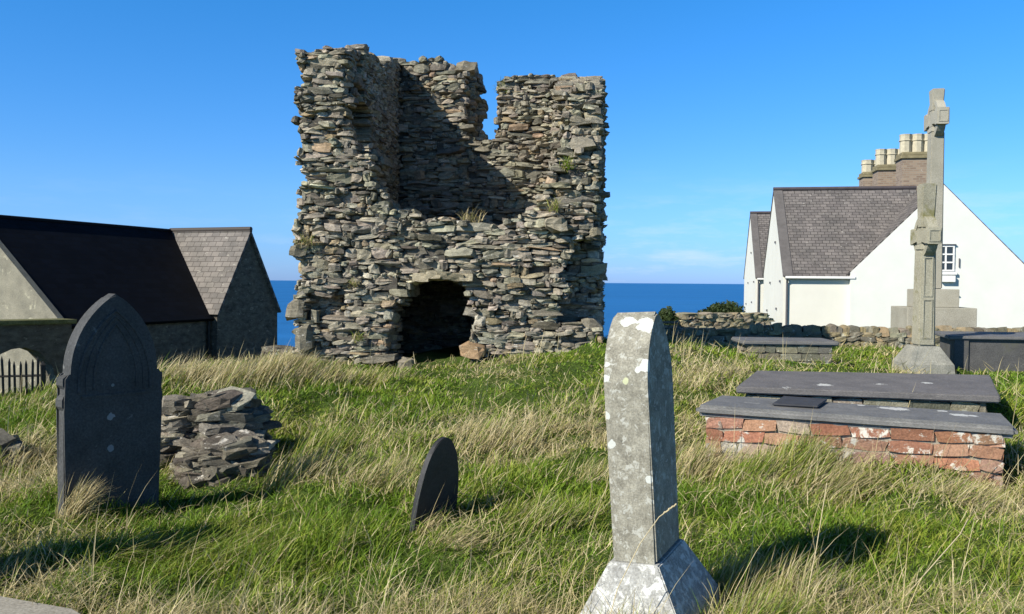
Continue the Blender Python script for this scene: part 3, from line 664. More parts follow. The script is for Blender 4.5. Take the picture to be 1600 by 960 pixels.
prof = [(gx0, -1.5), (gx0, gz0), (gxa, gza), (gx1, gz1), (gx1, -1.5)]
bm = prism(prof, WY, 6.3); link('gable_wall', bm_mesh(bm), M_RENDER, house)
for (xa, za, sg) in ((gx0, gz0, -1), (gx1, gz1, 1)):
    dx = 0.12*sg; roof_slab('wing_roof', [(xa+dx, WY+0.04, za-0.06), (xa+dx, 6.4, za-0.06), (gxa, 6.4, gza+0.05), (gxa, WY+0.04, gza+0.05)], (0, 1, 0), 0.05, M_ROOF_H, house)
# front gable window: frame, panes, sill, box below
def window(parent, x0, x1, z0, z1, yf, nxp, nzp):
    w = bmesh.new(); t = 0.05
    for k in range(nxp+1):
        xc = x0+(x1-x0)*k/nxp; bbox(w, xc-t/2, xc+t/2, yf-0.05, yf+0.02, z0, z1)
    for k in range(nzp+1):
        zc = z0+(z1-z0)*k/nzp; bbox(w, x0-t/2, x1+t/2, yf-0.054, yf+0.016, zc-t/2, zc+t/2)
    fr = link('window', bm_mesh(w), M_WHITEP, parent)
    g = bmesh.new(); bbox(g, x0, x1, yf-0.02, yf-0.006, z0, z1); link('pane', bm_mesh(g), M_GLASS, fr)
    s_ = bmesh.new(); bbox(s_, x0-.1, x1+.1, yf-0.12, yf, z0-.14, z0-.05, bev=.01); link('sill', bm_mesh(s_), M_WHITEP, fr)
    l_ = bmesh.new(); bbox(l_, x0-.06, x1+.06, yf-0.09, yf, z1+.04, z1+.07); link('drip_mould', bm_mesh(l_), M_PIPE, fr)
    return fr
wx0, wx1 = hx(1452, WY), hx(1489, WY)
window(house, wx0, wx1, hz_(1480, 423, WY), hz_(1480, 385, WY), WY, 3, 3)
bm = bmesh.new(); bx0, bx1 = hx(1469, WY), hx(1491, WY); bz0, bz1 = hz_(1480, 441, WY), hz_(1480, 431, WY)
bbox(bm, bx0, bx1, WY-0.16, WY, bz0, bz1, bev=0.015); link('wall_box', bm_mesh(bm), M_WHITEP, house)
window(house, hx(1484, WY), hx(1495, WY), hz_(1490, 476, WY), hz_(1490, 464, WY), WY, 1, 1)
bm = bmesh.new(); tube(bm, [(hx(1498, WY), WY-.03, hz_(1498, 418, WY)), (hx(1498, WY), WY-.03, hz_(1498, 404, WY))], 0.02, 6); link('wall_bracket', bm_mesh(bm), M_PIPE, house)
h2 = at(1181, 427, 41.0)
house2 = make_house((h2.x, h2.y), 'second white slate-roofed house mostly hidden behind the large one, at its left', False)
# chimneys
def chimney(px, Y, w, npot, py_top, py_cap, parent):
    c = at(px, 300, Y); zc = at(px, py_cap, Y).z; ztp = at(px, py_top, Y).z; inv = parent.matrix_world
    # parent-local coordinates
    d = Vector((c.x, c.y, 0))-Vector((parent.location.x, parent.location.y, 0)); lx = d.dot(hd); ly = d.dot(hb)
    bm = bmesh.new(); bbox(bm, lx-w/2, lx+w/2, ly-0.45, ly+0.45, 3.5, zc-0.2); ch = link('chimney', bm_mesh(bm), M_CHIM, parent)
    bm = bmesh.new(); bbox(bm, lx-w/2-.07, lx+w/2+.07, ly-0.52, ly+0.52, zc-0.20, zc-.09, bev=.02); bbox(bm, lx-w/2-.02, lx+w/2+.02, ly-0.47, ly+0.47, zc-0.087, zc+.05, bev=.04); link('cap', bm_mesh(bm), M_POT_D, ch)
    for i in range(npot):
        x = lx-w/2+w*(i+0.5)/npot; r = w/npot*0.50
        prof_ = [(1.0, 0), (1.0, 0.62), (1.16, 0.66), (1.16, 0.70), (1.02, 0.72), (1.02, 0.9), (1.08, 1.0), (0.8, 1.0), (0.78, 0.8)]
        bm = bmesh.new(); rings = []; H = ztp-zc
        for (rr, hh) in prof_:
            rings.append([bm.verts.new((x+r*rr*math.cos(2*math.pi*(j+.5)/8), ly+r*rr*math.sin(2*math.pi*(j+.5)/8), zc+0.04+hh*H)) for j in range(8)])
        for A_, B_ in zip(rings, rings[1:]):
            for j in range(8): bm.faces.new((A_[j], A_[(j+1) % 8], B_[(j+1) % 8], B_[j]))
        bm.faces.new(rings[-1]); link('chimney_pot', bm_mesh(bm), M_POT, ch)
M_POT_D = plain('mossy_cap', (0.22, 0.19, 0.11), 0.9, 0.3, 5)
chimney(1432, 33.0, 1.28, 3, 212, 242, house); chimney(1392, 36.5, 1.28, 3, 235, 261, house); chimney(1364, 40.0, 1.05, 2, 252, 272, house2)

# ------------------------------------------------------------------ bushes and far fence
def leaf_cloud(blobs, n, size, c1, c2):
    V = []; Cc = []
    for (bx, by, bz, rx, ry, rz) in blobs:
        m = int(n*rx*rz*1.0/sum(b[3]*b[5] for b in blobs)); d = RNG.normal(size=(m, 3)); d /= np.linalg.norm(d, axis=1)[:, None]
        r = RNG.rand(m)**0.35; p = d*r[:, None]*np.array([rx, ry, rz])*(0.75+0.5*vnoise(d[:, 0]*3+bx, d[:, 1]*3, d[:, 2]*3))[:, None]+np.array([bx, by, bz])
        a = RNG.normal(size=(m, 3)); a /= np.linalg.norm(a, axis=1)[:, None]; b = np.cross(a, RNG.normal(size=(m, 3))); b /= np.linalg.norm(b, axis=1)[:, None]
        s_ = size*RNG.uniform(0.6, 1.4, m)[:, None]
        V.append(np.stack([p-a*s_, p+b*s_*0.5, p+a*s_, p-b*s_*0.5], 1).reshape(-1, 3))
        k = RNG.rand(m, 1)*0.6+0.4*vnoise(p[:, 0]*2, p[:, 1]*2, p[:, 2]*2)[:, None]; Cc.append(np.repeat(np.array(c1)*(1-k)+np.array(c2)*k, 4, 0))
    V = np.concatenate(V); return quads_mesh('leaves', V, np.arange(len(V)).reshape(-1, 4), np.concatenate(Cc))
def bush(px0, px1, pyt, pyb, Y, label, nb):
    c = at((px0+px1)/2, pyb, Y); w = at(px1, pyb, Y).x-at(px0, pyb, Y).x; h = at(800, pyt, Y).z-at(800, pyb, Y).z
    root = empty('bush', (c.x, Y, c.z-1.0)); tag(root, label, 'bush')
    bl = [(RNG.uniform(-.38, .38)*w, RNG.uniform(-.5, .5), 0, RNG.uniform(.13, .22)*w, 0.6, RNG.uniform(.3, .6)*h) for _ in range(nb)]
    bl = [(x, y, 1.0+h*(0.75 if abs(x) < .2*w else 0.45)-rz_*0.6, rx, ry, rz_) for x, y, z, rx, ry, rz_ in bl]+[(0, 0, 0.9, w*.45, .8, h*.6+.3)]
    link('crown', leaf_cloud(bl, 5200, 0.055, (0.018, 0.035, 0.012), (0.07, 0.10, 0.03)), M_GRASS, root)
    bm = bmesh.new()
    for k in range(4): tube(bm, [(0, 0, -1.5), (RNG.uniform(-.2, .2)*w, 0, 0), (RNG.uniform(-.35, .35)*w, RNG.uniform(-.3, .3), 0.9+h*0.3)], [.05, .035, .01], 5)
    link('stems', bm_mesh(bm), M_WOOD, root)
bush(1090, 1172, 471, 500, 31, 'dark green bush behind the pale wall left of the white house', 9)
bush(1030, 1056, 484, 508, 26, 'small dark round bush beside the wooden rails, left of the pale wall', 5)
a = at(1022, 510, 23.5); b = at(1060, 512, 23.2)
rl = empty('wooden_rails', (a.x, a.y, a.z)); tag(rl, 'low two-rail weathered wooden fence panel between headstone and pale wall', 'fence')
for dzz in (0.0, 0.11):
    bm = bmesh.new(); bbox(bm, 0, (b-a).length, -0.03, 0.03, dzz-.03, dzz+.03, bev=.006); link('rail', bm_mesh(bm), M_WOOD, rl)
for xx in (0.03, (b-a).length-.03):
    bm = bmesh.new(); bbox(bm, xx-.04, xx+.04, 0.031, .1, -0.9, 0.16, bev=.006); link('post', bm_mesh(bm), M_WOOD, rl)

# ------------------------------------------------------------------ stone crosses
def frustum(bm, w0, d0, w1, d1, z0, z1, bev=0.0):
    vs = hexa(bm, [(-w0/2, -d0/2, z0), (w0/2, -d0/2, z0), (w0/2, d0/2, z0), (-w0/2, d0/2, z0)], [(-w1/2, -d1/2, z1), (w1/2, -d1/2, z1), (w1/2, d1/2, z1), (-w1/2, d1/2, z1)])
    if bev: bmesh.ops.bevel(bm, geom=list({e for v in vs for e in v.link_edges}), offset=bev, segments=2, affect='EDGES')
def ring_mesh(R0, R1, dep, zc, n=40):
    bm = bmesh.new(); vs = []
    for i in range(n):
        a = 2*math.pi*i/n; vs.append([bm.verts.new((r*math.cos(a), y, zc+r*math.sin(a))) for r, y in ((R0, -dep/2), (R1, -dep/2), (R1, dep/2), (R0, dep/2))])
    for i in range(n):
        A_, B_ = vs[i], vs[(i+1) % n]
        for j in range(4): bm.faces.new((A_[j], A_[(j+1) % 4], B_[(j+1) % 4], B_[j]))
    return bm
def cross(name, loc, t, w, d, z0, zarm, ztop, span, armh, Rr, mat, label, roty=0):
    root = empty(name, loc, t, rot=(0, roty, t)); tag(root, label, 'stone cross')
    bm = bmesh.new(); frustum(bm, w*1.12, d*1.1, w, d, z0, zarm-armh*0.5-Rr*0.25, 0.025); link('shaft', bm_mesh(bm), mat, root)
    bm = bmesh.new(); aw = w*0.78; ad = d*0.86
    # head: waisted upright and arms
    frustum(bm, w*0.98, d*0.98, aw*0.8, ad, zarm-armh*0.5-Rr*0.25+.001, zarm-armh*0.45, 0.01)
    frustum(bm, aw*0.8, ad, aw*0.8, ad, zarm-armh*0.45+.001, zarm+armh*0.5, 0.0)
    frustum(bm, aw*0.75, ad*.99, w*0.95, d*.95, zarm+armh*0.5+.001, ztop-0.02, 0.02)
    link('head', bm_mesh(bm), mat, root)
    for sg in (-1, 1):
        bm = bmesh.new(); pr = [(aw*0.4*sg, zarm-armh*.36), (span*.62*sg, zarm-armh*.36), (span*.7*sg, zarm-armh*.5), (span*sg, zarm-armh*.5), (span*sg, zarm+armh*.5), (span*.7*sg, zarm+armh*.5), (span*.62*sg, zarm+armh*.36), (aw*0.4*sg, zarm+armh*.36)]
        bm2 = prism(pr, -d*.46, d*.46, 0.012); ar = link('arm', bm_mesh(bm2), mat, root); bm.free()
        bm = bmesh.new(); q = span*sg; x0_, x1_ = (q, q+.012*sg)
        for (ya, yb, za, zb_) in ((-d*.34, d*.34, zarm+armh*.3, zarm+armh*.36), (-d*.34, d*.34, zarm-armh*.36, zarm-armh*.3), (-d*.36, -d*.28, zarm-armh*.3+.002, zarm+armh*.3-.002), (d*.28, d*.36, zarm-armh*.3+.002, zarm+armh*.3-.002)):
            bbox(bm, min(x0_, x1_), max(x0_, x1_), ya, yb, za, zb_)
        link('end_moulding', bm_mesh(bm), mat, ar)
    link('ring', bm_mesh(ring_mesh(Rr*0.74, Rr, d*0.62, zarm)), mat, root)
    return root
def panels(root, w, d, zs, mat, x):
    """raised frame lines on the narrow side of the shaft (local +x face)"""
    for (za, zb_, xo) in zs:
        bm = bmesh.new(); t = 0.02
        for (ya, yb, z0_, z1_) in ((-d*.3, d*.3, zb_-t, zb_), (-d*.3, d*.3, za, za+t), (-d*.3, -d*.3+t, za+t+.001, zb_-t-.001), (d*.3-t, d*.3, za+t+.001, zb_-t-.001)):
            bbox(bm, xo-0.02, xo+0.012, ya, yb, z0_, z1_)
        link('panel_moulding', bm_mesh(bm), mat, root)
c = at(1441, 583, 13.9); zc0 = at(1440, 540, 13.9).z
tz = lambda py, Y: at(1440, py, Y).z
cr = cross('celtic_cross', (c.x, c.y, 0), R(-96), 0.275, 0.245, zc0, tz(370, 13.9), tz(286, 13.9), 0.38, 0.26, 0.34, M_CROSS, 'grey stone cross on a sloped base behind the slab tombs, shorter of the two', roty=R(0.6))
panels(cr, .3, .245, [(zc0+.12, zc0+.75, .150), (zc0+.79, zc0+1.42, .144), (zc0+1.45, zc0+1.56, .139)], M_CROSS, .3)
bm = bmesh.new(); frustum(bm, 0.84, 0.78, 0.74, 0.70, -0.3, zc0-0.28); frustum(bm, 0.74, 0.70, 0.40, 0.37, zc0-.279, zc0, 0.0); link('base', bm_mesh(bm), M_GREY_ST, cr)
c = at(1456, 510, 22.5); zb = at(1456, 452, 22.5).z
cr2 = cross('tall_cross', (c.x, c.y, 0), R(-100), 0.36, 0.32, zb, at(1456, 187, 22.5).z, at(1456, 139, 22.5).z, 0.58, 0.42, 0.5, M_CROSS2, 'tallest stone cross on a stepped plinth by the boundary wall in front of the house')
zm = at(1456, 480, 22.5).z
bm = bmesh.new(); bbox(bm, -.5, .5, -.5, .5, zm+.001, zb, bev=.02); link('plinth_step', bm_mesh(bm), M_CROSS2, cr2)
bm = bmesh.new(); bbox(bm, -.82, .82, -.82, .82, -0.8, zm, bev=.02); link('plinth_step', bm_mesh(bm), M_CROSS2, cr2)
cr2.rotation_euler.z = R(-100)

# ------------------------------------------------------------------ slab and chest tombs
def slab(corners, thick, bev, mat, parent, name='slab'):
    bm = bmesh.new(); vs = hexa(bm, [Vector(p)-Vector((0, 0, thick)) for p in corners], corners)
    bmesh.ops.bevel(bm, geom=list({e for v in vs for e in v.link_edges}), offset=bev, segments=3, affect='EDGES'); me = bm_mesh(bm)
    return link(name, me, mat, parent)
def inset(corners, k):
    c = sum((Vector(p) for p in corners), Vector())/4; out = []
    for p in corners:
        d = Vector(p)-c; d.z = 0; L = d.length; out.append(Vector(p)-d/L*k*1.4)
    return out
def parallelo(a, b, d):  # front-left, front-right, back-left
    a, b, d = Vector(a), Vector(b), Vector(d); return [a, b, b+(d-a), d]
fl = atz(1086, 633, .60); fr = atz(1592, 668, .56); bl = atz(1124, 617, .59); brr = atz(1570, 646, .55)
sl_c = [fl, fr, brr, bl]
cen = (fl+fr+brr+bl)/4
tomb1 = empty('table_tomb', (0, 0, 0)); tag(tomb1, 'nearest low tomb with grey slate slab on crumbling red brick sides', 'tomb', 'slab topped tombs')
def slabspots(L_): return [(*atz(a, b, z)[:], r_, (.55, .56, .54)) for a, b, z, r_ in L_]
slab(sl_c, 0.095, 0.035, stone_mat('front_slab_slate', (0.13, 0.13, 0.13), (0.21, 0.208, 0.20), 5, lichen=(0.3, 0.3, 0.28), lichen_amt=0.62, lichen_scale=4, bs=0.25, bd=0.005, rough=0.65, spec=0.3, zs=3,
     spots=slabspots([(1402, 635, .59, .10), (1385, 634, .59, .07), (1472, 638, .585, .05), (1500, 645, .58, .08), (1520, 646, .58, .05), (1345, 630, .59, .04)])), tomb1)
ins = inset(sl_c, 0.075)
bs = Stones(TPB, TQB); BP = [(5, (0.38, 0.17, 0.105)), (3, (0.42, 0.23, 0.15)), (2, (0.30, 0.18, 0.135)), (1.6, (0.50, 0.44, 0.38)), (1.2, (0.40, 0.30, 0.25))]
def brick_side(p, q, z1, z0, miss):
    p, q = Vector(p), Vector(q); L = (q-p).length; d = (q-p)/L; ang = math.atan2(d.y, d.x); nrm = Vector((d.y, -d.x, 0)); z = z1; row = 0
    while z > z0:
        h = 0.098; x = -0.03 if row % 2 == 0 else 0.12
        if row % 2: x = -0.15
        while x < L:
            w = 0.30*RNG.uniform(0.8, 1.15); a0 = max(x, 0); a1 = min(x+w, L)
            if a1-a0 > 0.05 and not miss(((a0+a1)/2)/L, z1-z):
                m = p+d*((a0+a1)/2); bs.add((m.x-nrm.x*0.055+nrm.x*RNG.normal(0, .005), m.y-nrm.y*0.055+nrm.y*RNG.normal(0, .005), z-h/2), ((a1-a0)*1.0, 0.13, h*0.99), ang+RNG.normal(0, .015), pal(BP), 0.015)
            x += w+0.008
        z -= h+0.008; row += 1
zt1 = 0.50
brick_side(ins[0], ins[1], zt1, -0.15, lambda k, dpt: False)
brick_side(ins[1], ins[2], zt1-.02, -0.1, lambda k, dpt: False); brick_side(ins[3], ins[0], zt1, -0.1, lambda k, dpt: False); brick_side(ins[2], ins[3], zt1, -0.1, lambda k, dpt: False)
link('brick_side', bs.mesh('bricks'), M_BRICK, tomb1)
ii = inset(ins, 0.02); bm = bmesh.new(); hexa(bm, [Vector((p.x, p.y, -0.2)) for p in ii], [Vector((p.x, p.y, .485)) for p in ii]); link('mortar_core', bm_mesh(bm), stone_mat('lime_mortar', (0.25, 0.22, 0.17), (0.4, 0.36, 0.28), 9), tomb1)
pq = [atz(1206, 634, .592), atz(1278, 638, .588), atz(1293, 627, .586), atz(1224, 622, .591)]
t = slab([p+Vector((0, 0, .020)) for p in pq], 0.018, 0.006, plain('plaque_slate', (0.055, 0.057, 0.065), 0.75, 0.2, 9, 0.2), None, 'slate_plaque'); tag(t, 'small dark rectangular slate plaque lying on the nearest brick tomb', 'plaque')
# second slab tomb behind
f2 = [atz(1150, 604, .62), atz(1563, 619, .60), atz(1547, 586, .65), atz(1182, 579, .67)]
tomb2 = empty('table_tomb', (0, 0, 0)); tag(tomb2, 'wide purple grey slate slab tomb directly behind the brick one', 'tomb', 'slab topped tombs')
slab(f2, 0.07, 0.012, stone_mat('purple_slate', (0.125, 0.12, 0.12), (0.19, 0.18, 0.178), 4, lichen=(0.50, 0.48, 0.43), lichen_amt=0.66, lichen_scale=5, bs=.3, bd=.005, rough=.7, zs=3, spots=slabspots([(1228, 593, .70, .09), (1288, 590, .70, .11), (1375, 591, .69, .08), (1373, 585, .71, .06), (1450, 588, .70, .09), (1490, 594, .68, .05)])), tomb2)
def block_sides(corners, z1, z0, root, palette, h=0.14, w0=0.3, name='stone_side'):
    global bs
    bs2 = Stones(TPB, TQB); ins = inset(corners, 0.09)
    for i in range(4):
        p, q = ins[i].copy(), ins[(i+1) % 4].copy(); L = Vector((q.x-p.x, q.y-p.y)).length; d = Vector((q.x-p.x, q.y-p.y, 0))/L; ang = math.atan2(d.y, d.x); nrm = Vector((d.y, -d.x, 0)); z = z1
        while z > z0:
            x = RNG.uniform(-.15, 0)
            while x < L:
                w = w0*RNG.uniform(.6, 1.4); a0 = max(x, 0); a1 = min(x+w, L)
                if a1-a0 > .04:
                    m = p+d*((a0+a1)/2); bs2.add((m.x-nrm.x*.06, m.y-nrm.y*.06, z-h/2), ((a1-a0), .14, h*.98), ang, pal(palette), .015)
                x += w+.008
            z -= h+.006
    link(name, bs2.mesh(name), M_WALLST, root)
    ii = inset(ins, .03); bm = bmesh.new(); hexa(bm, [Vector((p.x, p.y, z0)) for p in ii], [Vector((p.x, p.y, z1-.01)) for p in ii]); link('mortar_core', bm_mesh(bm), M_CORE, root)
GP = [(3, (0.30, 0.29, 0.24)), (2, (0.38, 0.36, 0.30)), (1, (0.22, 0.22, 0.19))]
block_sides(f2, .53, -0.1, tomb2, GP)
# far low tomb, left of the cross
zf3 = tz(531, 14.8)
f3 = [atz(1160, 532, zf3), atz(1312, 534, zf3), atz(1304, 527, zf3), atz(1160, 526, zf3)]
f3 = parallelo(f3[0], f3[1], f3[0]+Vector((0.05, 0.95, 0)))
tomb3 = empty('table_tomb', (0, 0, 0)); tag(tomb3, 'small far slab tomb on grey blocks just in front of the boundary wall', 'tomb', 'slab topped tombs')
slab(f3, 0.075, 0.02, M_SLATE_SLAB, tomb3); block_sides(f3, zf3-.078, 0.0, tomb3, GP, .13, .26)
# slate chest tomb at right edge
zc4 = tz(521, 15.0); f4a = atz(1482, 525, zc4); f4b = atz(1760, 529, zc4); f4d = atz(1456, 516.5, zc4+.01)
dd = (f4d-f4a); dd.z = 0
dd = dd.normalized()*0.95 if dd.length > 1.6 else dd
f4 = parallelo(f4a, f4b, f4a+dd)
tomb4 = empty('chest_tomb', (0, 0, 0)); tag(tomb4, 'tall dark slate chest tomb with panelled sides at the right edge beside the cross', 'tomb')
slab(f4, 0.06, 0.015, M_SLATE_SLAB, tomb4)
i4 = inset(f4, .1); m_chest = stone_mat('chest_slate', (0.075, 0.075, 0.075), (0.12, 0.118, 0.115), 3, bs=.3, bd=.006, rough=.8, moss=(0.10, 0.10, 0.085))
bm = bmesh.new(); hexa(bm, [Vector((p.x, p.y, -.2)) for p in i4], [Vector((p.x, p.y, zc4-.062)) for p in i4]); link('chest', bm_mesh(bm), m_chest, tomb4)
dx = (i4[1]-i4[0]).normalized(); nn = Vector((dx.y, -dx.x, 0))
for k in (0.0, 0.45):
    p0 = i4[0]+dx*(k*(i4[1]-i4[0]).length-0.01); bm = bmesh.new()
    q = [p0+nn*.03, p0+dx*.22+nn*.03, p0+dx*.22-nn*.01, p0-nn*.01]; hexa(bm, [Vector((v.x, v.y, -.2)) for v in q], [Vector((v.x, v.y, zc4-.064)) for v in q]); link('pilaster', bm_mesh(bm), m_chest, tomb4)

# ------------------------------------------------------------------ headstones
# large gothic headstone, left
hc = at(172, 790, 6.3); hs = empty('headstone', (hc.x, hc.y, 0), rot=(R(1.0), R(0.4), R(50)))
tag(hs, 'large dark pointed-arch headstone with carved arch mouldings at the left', 'headstone', 'headstones')
za = at(172, 459, 6.3).z; zs = at(172, 592, 6.3).z; hw = 0.345
body = [(-hw, -.25), (hw, -.25), (hw, zs-.20), (hw+.022, zs-.17), (hw+.022, zs-.12), (hw-.005, zs-.09), (hw-.005, zs-.05), (hw+.018, zs-.02), (hw+.018, zs+.03), (hw-.03, zs+.05)]
arcs = gothic(hw-.03, zs+.06, za, 12)
prof = body+arcs+[(-x, z) for x, z in body[::-1][:-2]]
MH = stone_mat('headstone_slate', (0.05, 0.052, 0.053), (0.085, 0.087, 0.088), 5, lichen=(0.15, 0.153, 0.148), lichen_amt=.64, lichen_scale=9, bs=.3, bd=.004, rough=.75,
               spots=[(-.03, -.07, zs-.27, .03, (.24, .26, .28)), (-.03, -.07, zs-.50, .024, (.22, .24, .26)), (-.02, -.07, zs-.04, .015, (.2, .22, .22))])
link('stone', bm_mesh(prism(prof, -.065, .065, .012)), MH, hs)
for (q, z0_, z1_, r) in ((.26, zs-.02, za-.12, .011), (.155, zs+.0, za-.22, .008), (.21, zs-.02, za-.165, .006)):
    bm = bmesh.new(); tube(bm, [(x, -.066, z) for x, z in [(q, z0_-.06)]+gothic(q, z0_, z1_, 10)+[(-q, z0_-.06)]], r, 6); link('arch_moulding', bm_mesh(bm), MH, hs)
bm = bmesh.new(); bbox(bm, -.24, .24, -.072, -.06, zs-.115, zs-.10); link('moulding_bar', bm_mesh(bm), MH, hs)
# headstone just beyond the left edge of the view; its shadow falls across the grass
hs3 = empty('headstone', (-3.45, 4.55, 0), rot=(R(2), 0, R(-25))); tag(hs3, 'plain grey headstone nearer the viewer than the large arched one, casting shadow from the left', 'headstone', 'headstones')
link('stone', bm_mesh(prism([(-.32, -.25), (.32, -.25)]+gothic(.32, .95, 1.3, 10), -.06, .06, .01)), M_GREY_ST, hs3)
# middle foreground headstone on pedestal
mc = at(1006, 868, 4.22); hs2 = empty('headstone', (mc.x+.045, mc.y+.05, 0), rot=(R(-2), R(-3.6), R(62)))
hs2.rotation_euler = (Matrix.Rotation(R(-3.4), 3, 'Y') @ Matrix.Rotation(R(64), 3, 'Z')).to_euler()
tag(hs2, 'grey lichen-spotted thick pointed headstone on a sloped pedestal in the foreground', 'headstone', 'headstones')
zp = at(1000, 866, 4.2).z; zsh = at(1000, 604, 4.2).z; zap = at(1000, 488, 4.2).z; hw = .215; HT = .108
prof = [(-hw*.96, zp+.002), (hw*.96, zp+.002), (hw, zsh)]+gothic(hw, zsh+.001, zap+.0, 10)[1:-1]+[(-hw, zsh)]
WL = (.56, .58, .54); OL = (.50, .52, .33)
MM = stone_mat('lichened_gritstone', (0.19, 0.18, 0.145), (0.38, 0.365, 0.30), 14, lichen=(0.44, 0.44, 0.39), lichen_amt=.55, lichen_scale=22, bs=.5, bd=.005, fine=110,
               spots=[(-hw+.02, -.10, zsh+.12, .034, WL), (-hw, -.095, zsh-.42, .02, WL), (-hw, .085, zsh-.26, .022, WL), (-hw+.03, .095, zsh+.12, .020, WL), (-hw, .1, zsh+.06, .020, WL), (-hw, .105, zsh-.12, .02, WL),
                      (-.10, -.07, zap-.04, .055, WL), (-.07, .02, zap-.03, .04, WL), (-hw+.01, .0, zsh+.045, .018, OL), (-hw+.02, -.06, zsh+.10, .016, WL)])
link('stone', bm_mesh(prism(prof, -HT, HT, .010)), MM, hs2)
MP = stone_mat('lichened_pedestal', (0.27, 0.27, 0.255), (0.46, 0.46, 0.43), 10, lichen=(0.58, 0.59, 0.56), lichen_amt=.52, lichen_scale=19, bs=.5, bd=.006, fine=90)
hs2p = empty('tmp'); bpy.data.objects.remove(hs2p)
bm = bmesh.new(); frustum(bm, .70, .53, .455, .245, zp-.27, zp, 0.006); frustum(bm, .70, .53, .70, .53, -.35, zp-.271, 0.006)
pd = link('pedestal', bm_mesh(bm), MP, hs2)
# small leaning slate marker
sc = at(676, 818, 6.05)
prof = []
for i in range(25):
    a = i/24; ang = -0.35+a*(math.pi+0.7)
    x = 0.235*math.cos(ang); z = .62*max(0, math.sin(ang))**0.85 if math.sin(ang) > 0 else .25*math.sin(ang)
    prof.append((x, z-.06))
me = bm_mesh(prism([(-.20, -.3), (.20, -.3)]+[p for p in prof if p[1] > -.1], -.02, .02, .005))
sm = link('slate_marker', me, M_SLATE_DARK, None, (sc.x+.01, sc.y, 0.0)); sm.rotation_euler = (Matrix.Rotation(R(7), 3, 'Y') @ Matrix.Rotation(R(57), 3, 'Z')).to_euler()
tag(sm, 'small dark leaning slate marker alone in the middle of the grass', 'grave marker')

# ------------------------------------------------------------------ rubble heaps
def craggy(cx, cy, blocks, label):
    s_ = Stones(); z0 = g1(cx, cy)
    pl_ = [(4, (0.27, 0.26, 0.235)), (2, (0.40, 0.38, 0.34)), (3, (0.17, 0.165, 0.15)), (.7, (0.60, 0.58, 0.53))]
    for (bx, by, bz, bw, bd_, bh) in blocks:
        s_.add((cx+bx, cy+by, z0+bz+bh/2), (bw*.8, bd_*.8, bh*.95), 0, (.2, .19, .17), .05)
        m = int(150*bw*bh/.2)
        for k in range(m):
            q = RNG.rand(); a = RNG.uniform(0, 2*math.pi); rr = .46*(1-q**4*.45)*(1 if RNG.rand() < .7 else RNG.uniform(.3, 1)); w = RNG.uniform(.09, .36)
            s_.add((cx+bx+bw*rr*math.cos(a), cy+by+bd_*rr*math.sin(a), z0+bz+bh*(q-.03)), (w, w*RNG.uniform(.6, 1), w*RNG.uniform(.16, .42)), RNG.uniform(-.9, .9), pal(pl_), .30)
    o = link('rubble_heap', s_.mesh('heap'), M_STONE); tag(o, label, 'rubble heap'); return o
def heap(cx, cy, rx, ry, h, label, n, rz=0.0, smin=.12, smax=.4):
    root = Stones(); z0 = g1(cx, cy)-.12
    pal_ = [(4, (0.30, 0.29, 0.26)), (3, (0.40, 0.385, 0.34)), (2, (0.20, 0.20, 0.185)), (.8, (0.5, 0.49, 0.45)), (.6, (0.38, 0.3, 0.2))]
    for k in range(n):
        q = k/n; z = h*q*.96; prof_ = math.sqrt(max(0, 1-q**2.2)); a = RNG.uniform(0, 2*math.pi); r = math.sqrt(RNG.uniform(0.35, 1))*prof_
        x, y = rx*r*math.cos(a), ry*r*math.sin(a); w = RNG.uniform(smin, smax)
        root.add((cx+x, cy+y, z0+z), (w, w*RNG.uniform(.6, .9), w*RNG.uniform(.18, .5)), RNG.uniform(-.7, .7), pal(pal_), .33)
    root.add((cx, cy, z0+h*.38), (rx*1.3, ry*1.3, h*.9), 0, (0.18, 0.17, 0.15), .05)
    o = link('rubble_heap', root.mesh('heap'), M_STONE); tag(o, label, 'rubble heap'); return o
p = at(318, 735, 7.9)
craggy(p.x, 8.15, [(-.18, .05, -.1, .66, .5, .60), (.12, .0, -.1, .50, .48, .66), (.26, .05, -.1, .36, .42, .50), (-.34, -.1, -.1, .5, .45, .42)], 'craggy heap of layered grey masonry rubble behind the large left headstone')
p2 = at(335, 745, 7.4)
craggy(p2.x, 7.6, [(-.06, 0, -.1, .56, .40, .30), (.14, .0, -.1, .42, .36, .38)], 'low pale broken masonry lump in front of the rubble heap')
p3 = at(-6, 735, 7.6); heap(p3.x-.1, 7.6, .28, .3, .30, 'dark rock half hidden in grass at the left edge', 60, smin=.15, smax=.35)

# ------------------------------------------------------------------ path corner
pa = [atz(-160, 933, .05), atz(0, 938, .05), atz(112, 958, .05), atz(200, 1010, .05), atz(200, 1200, .05), atz(-600, 1200, .05), atz(-600, 925, .05)]
pa = [Vector((p.x, p.y, .07)) for p in pa]
bm = bmesh.new(); T_ = [bm.verts.new(p) for p in pa]; B_ = [bm.verts.new(p-Vector((0, 0, .25))) for p in pa]; bm.faces.new(T_); bm.faces.new(B_[::-1])
for i in range(7): bm.faces.new((T_[i], B_[i], B_[(i+1) % 7], T_[(i+1) % 7]))
o = link('path', bm_mesh(bm), M_CONC); o['kind'] = 'structure'
PATHPOLY = [(p.x, p.y) for p in pa]

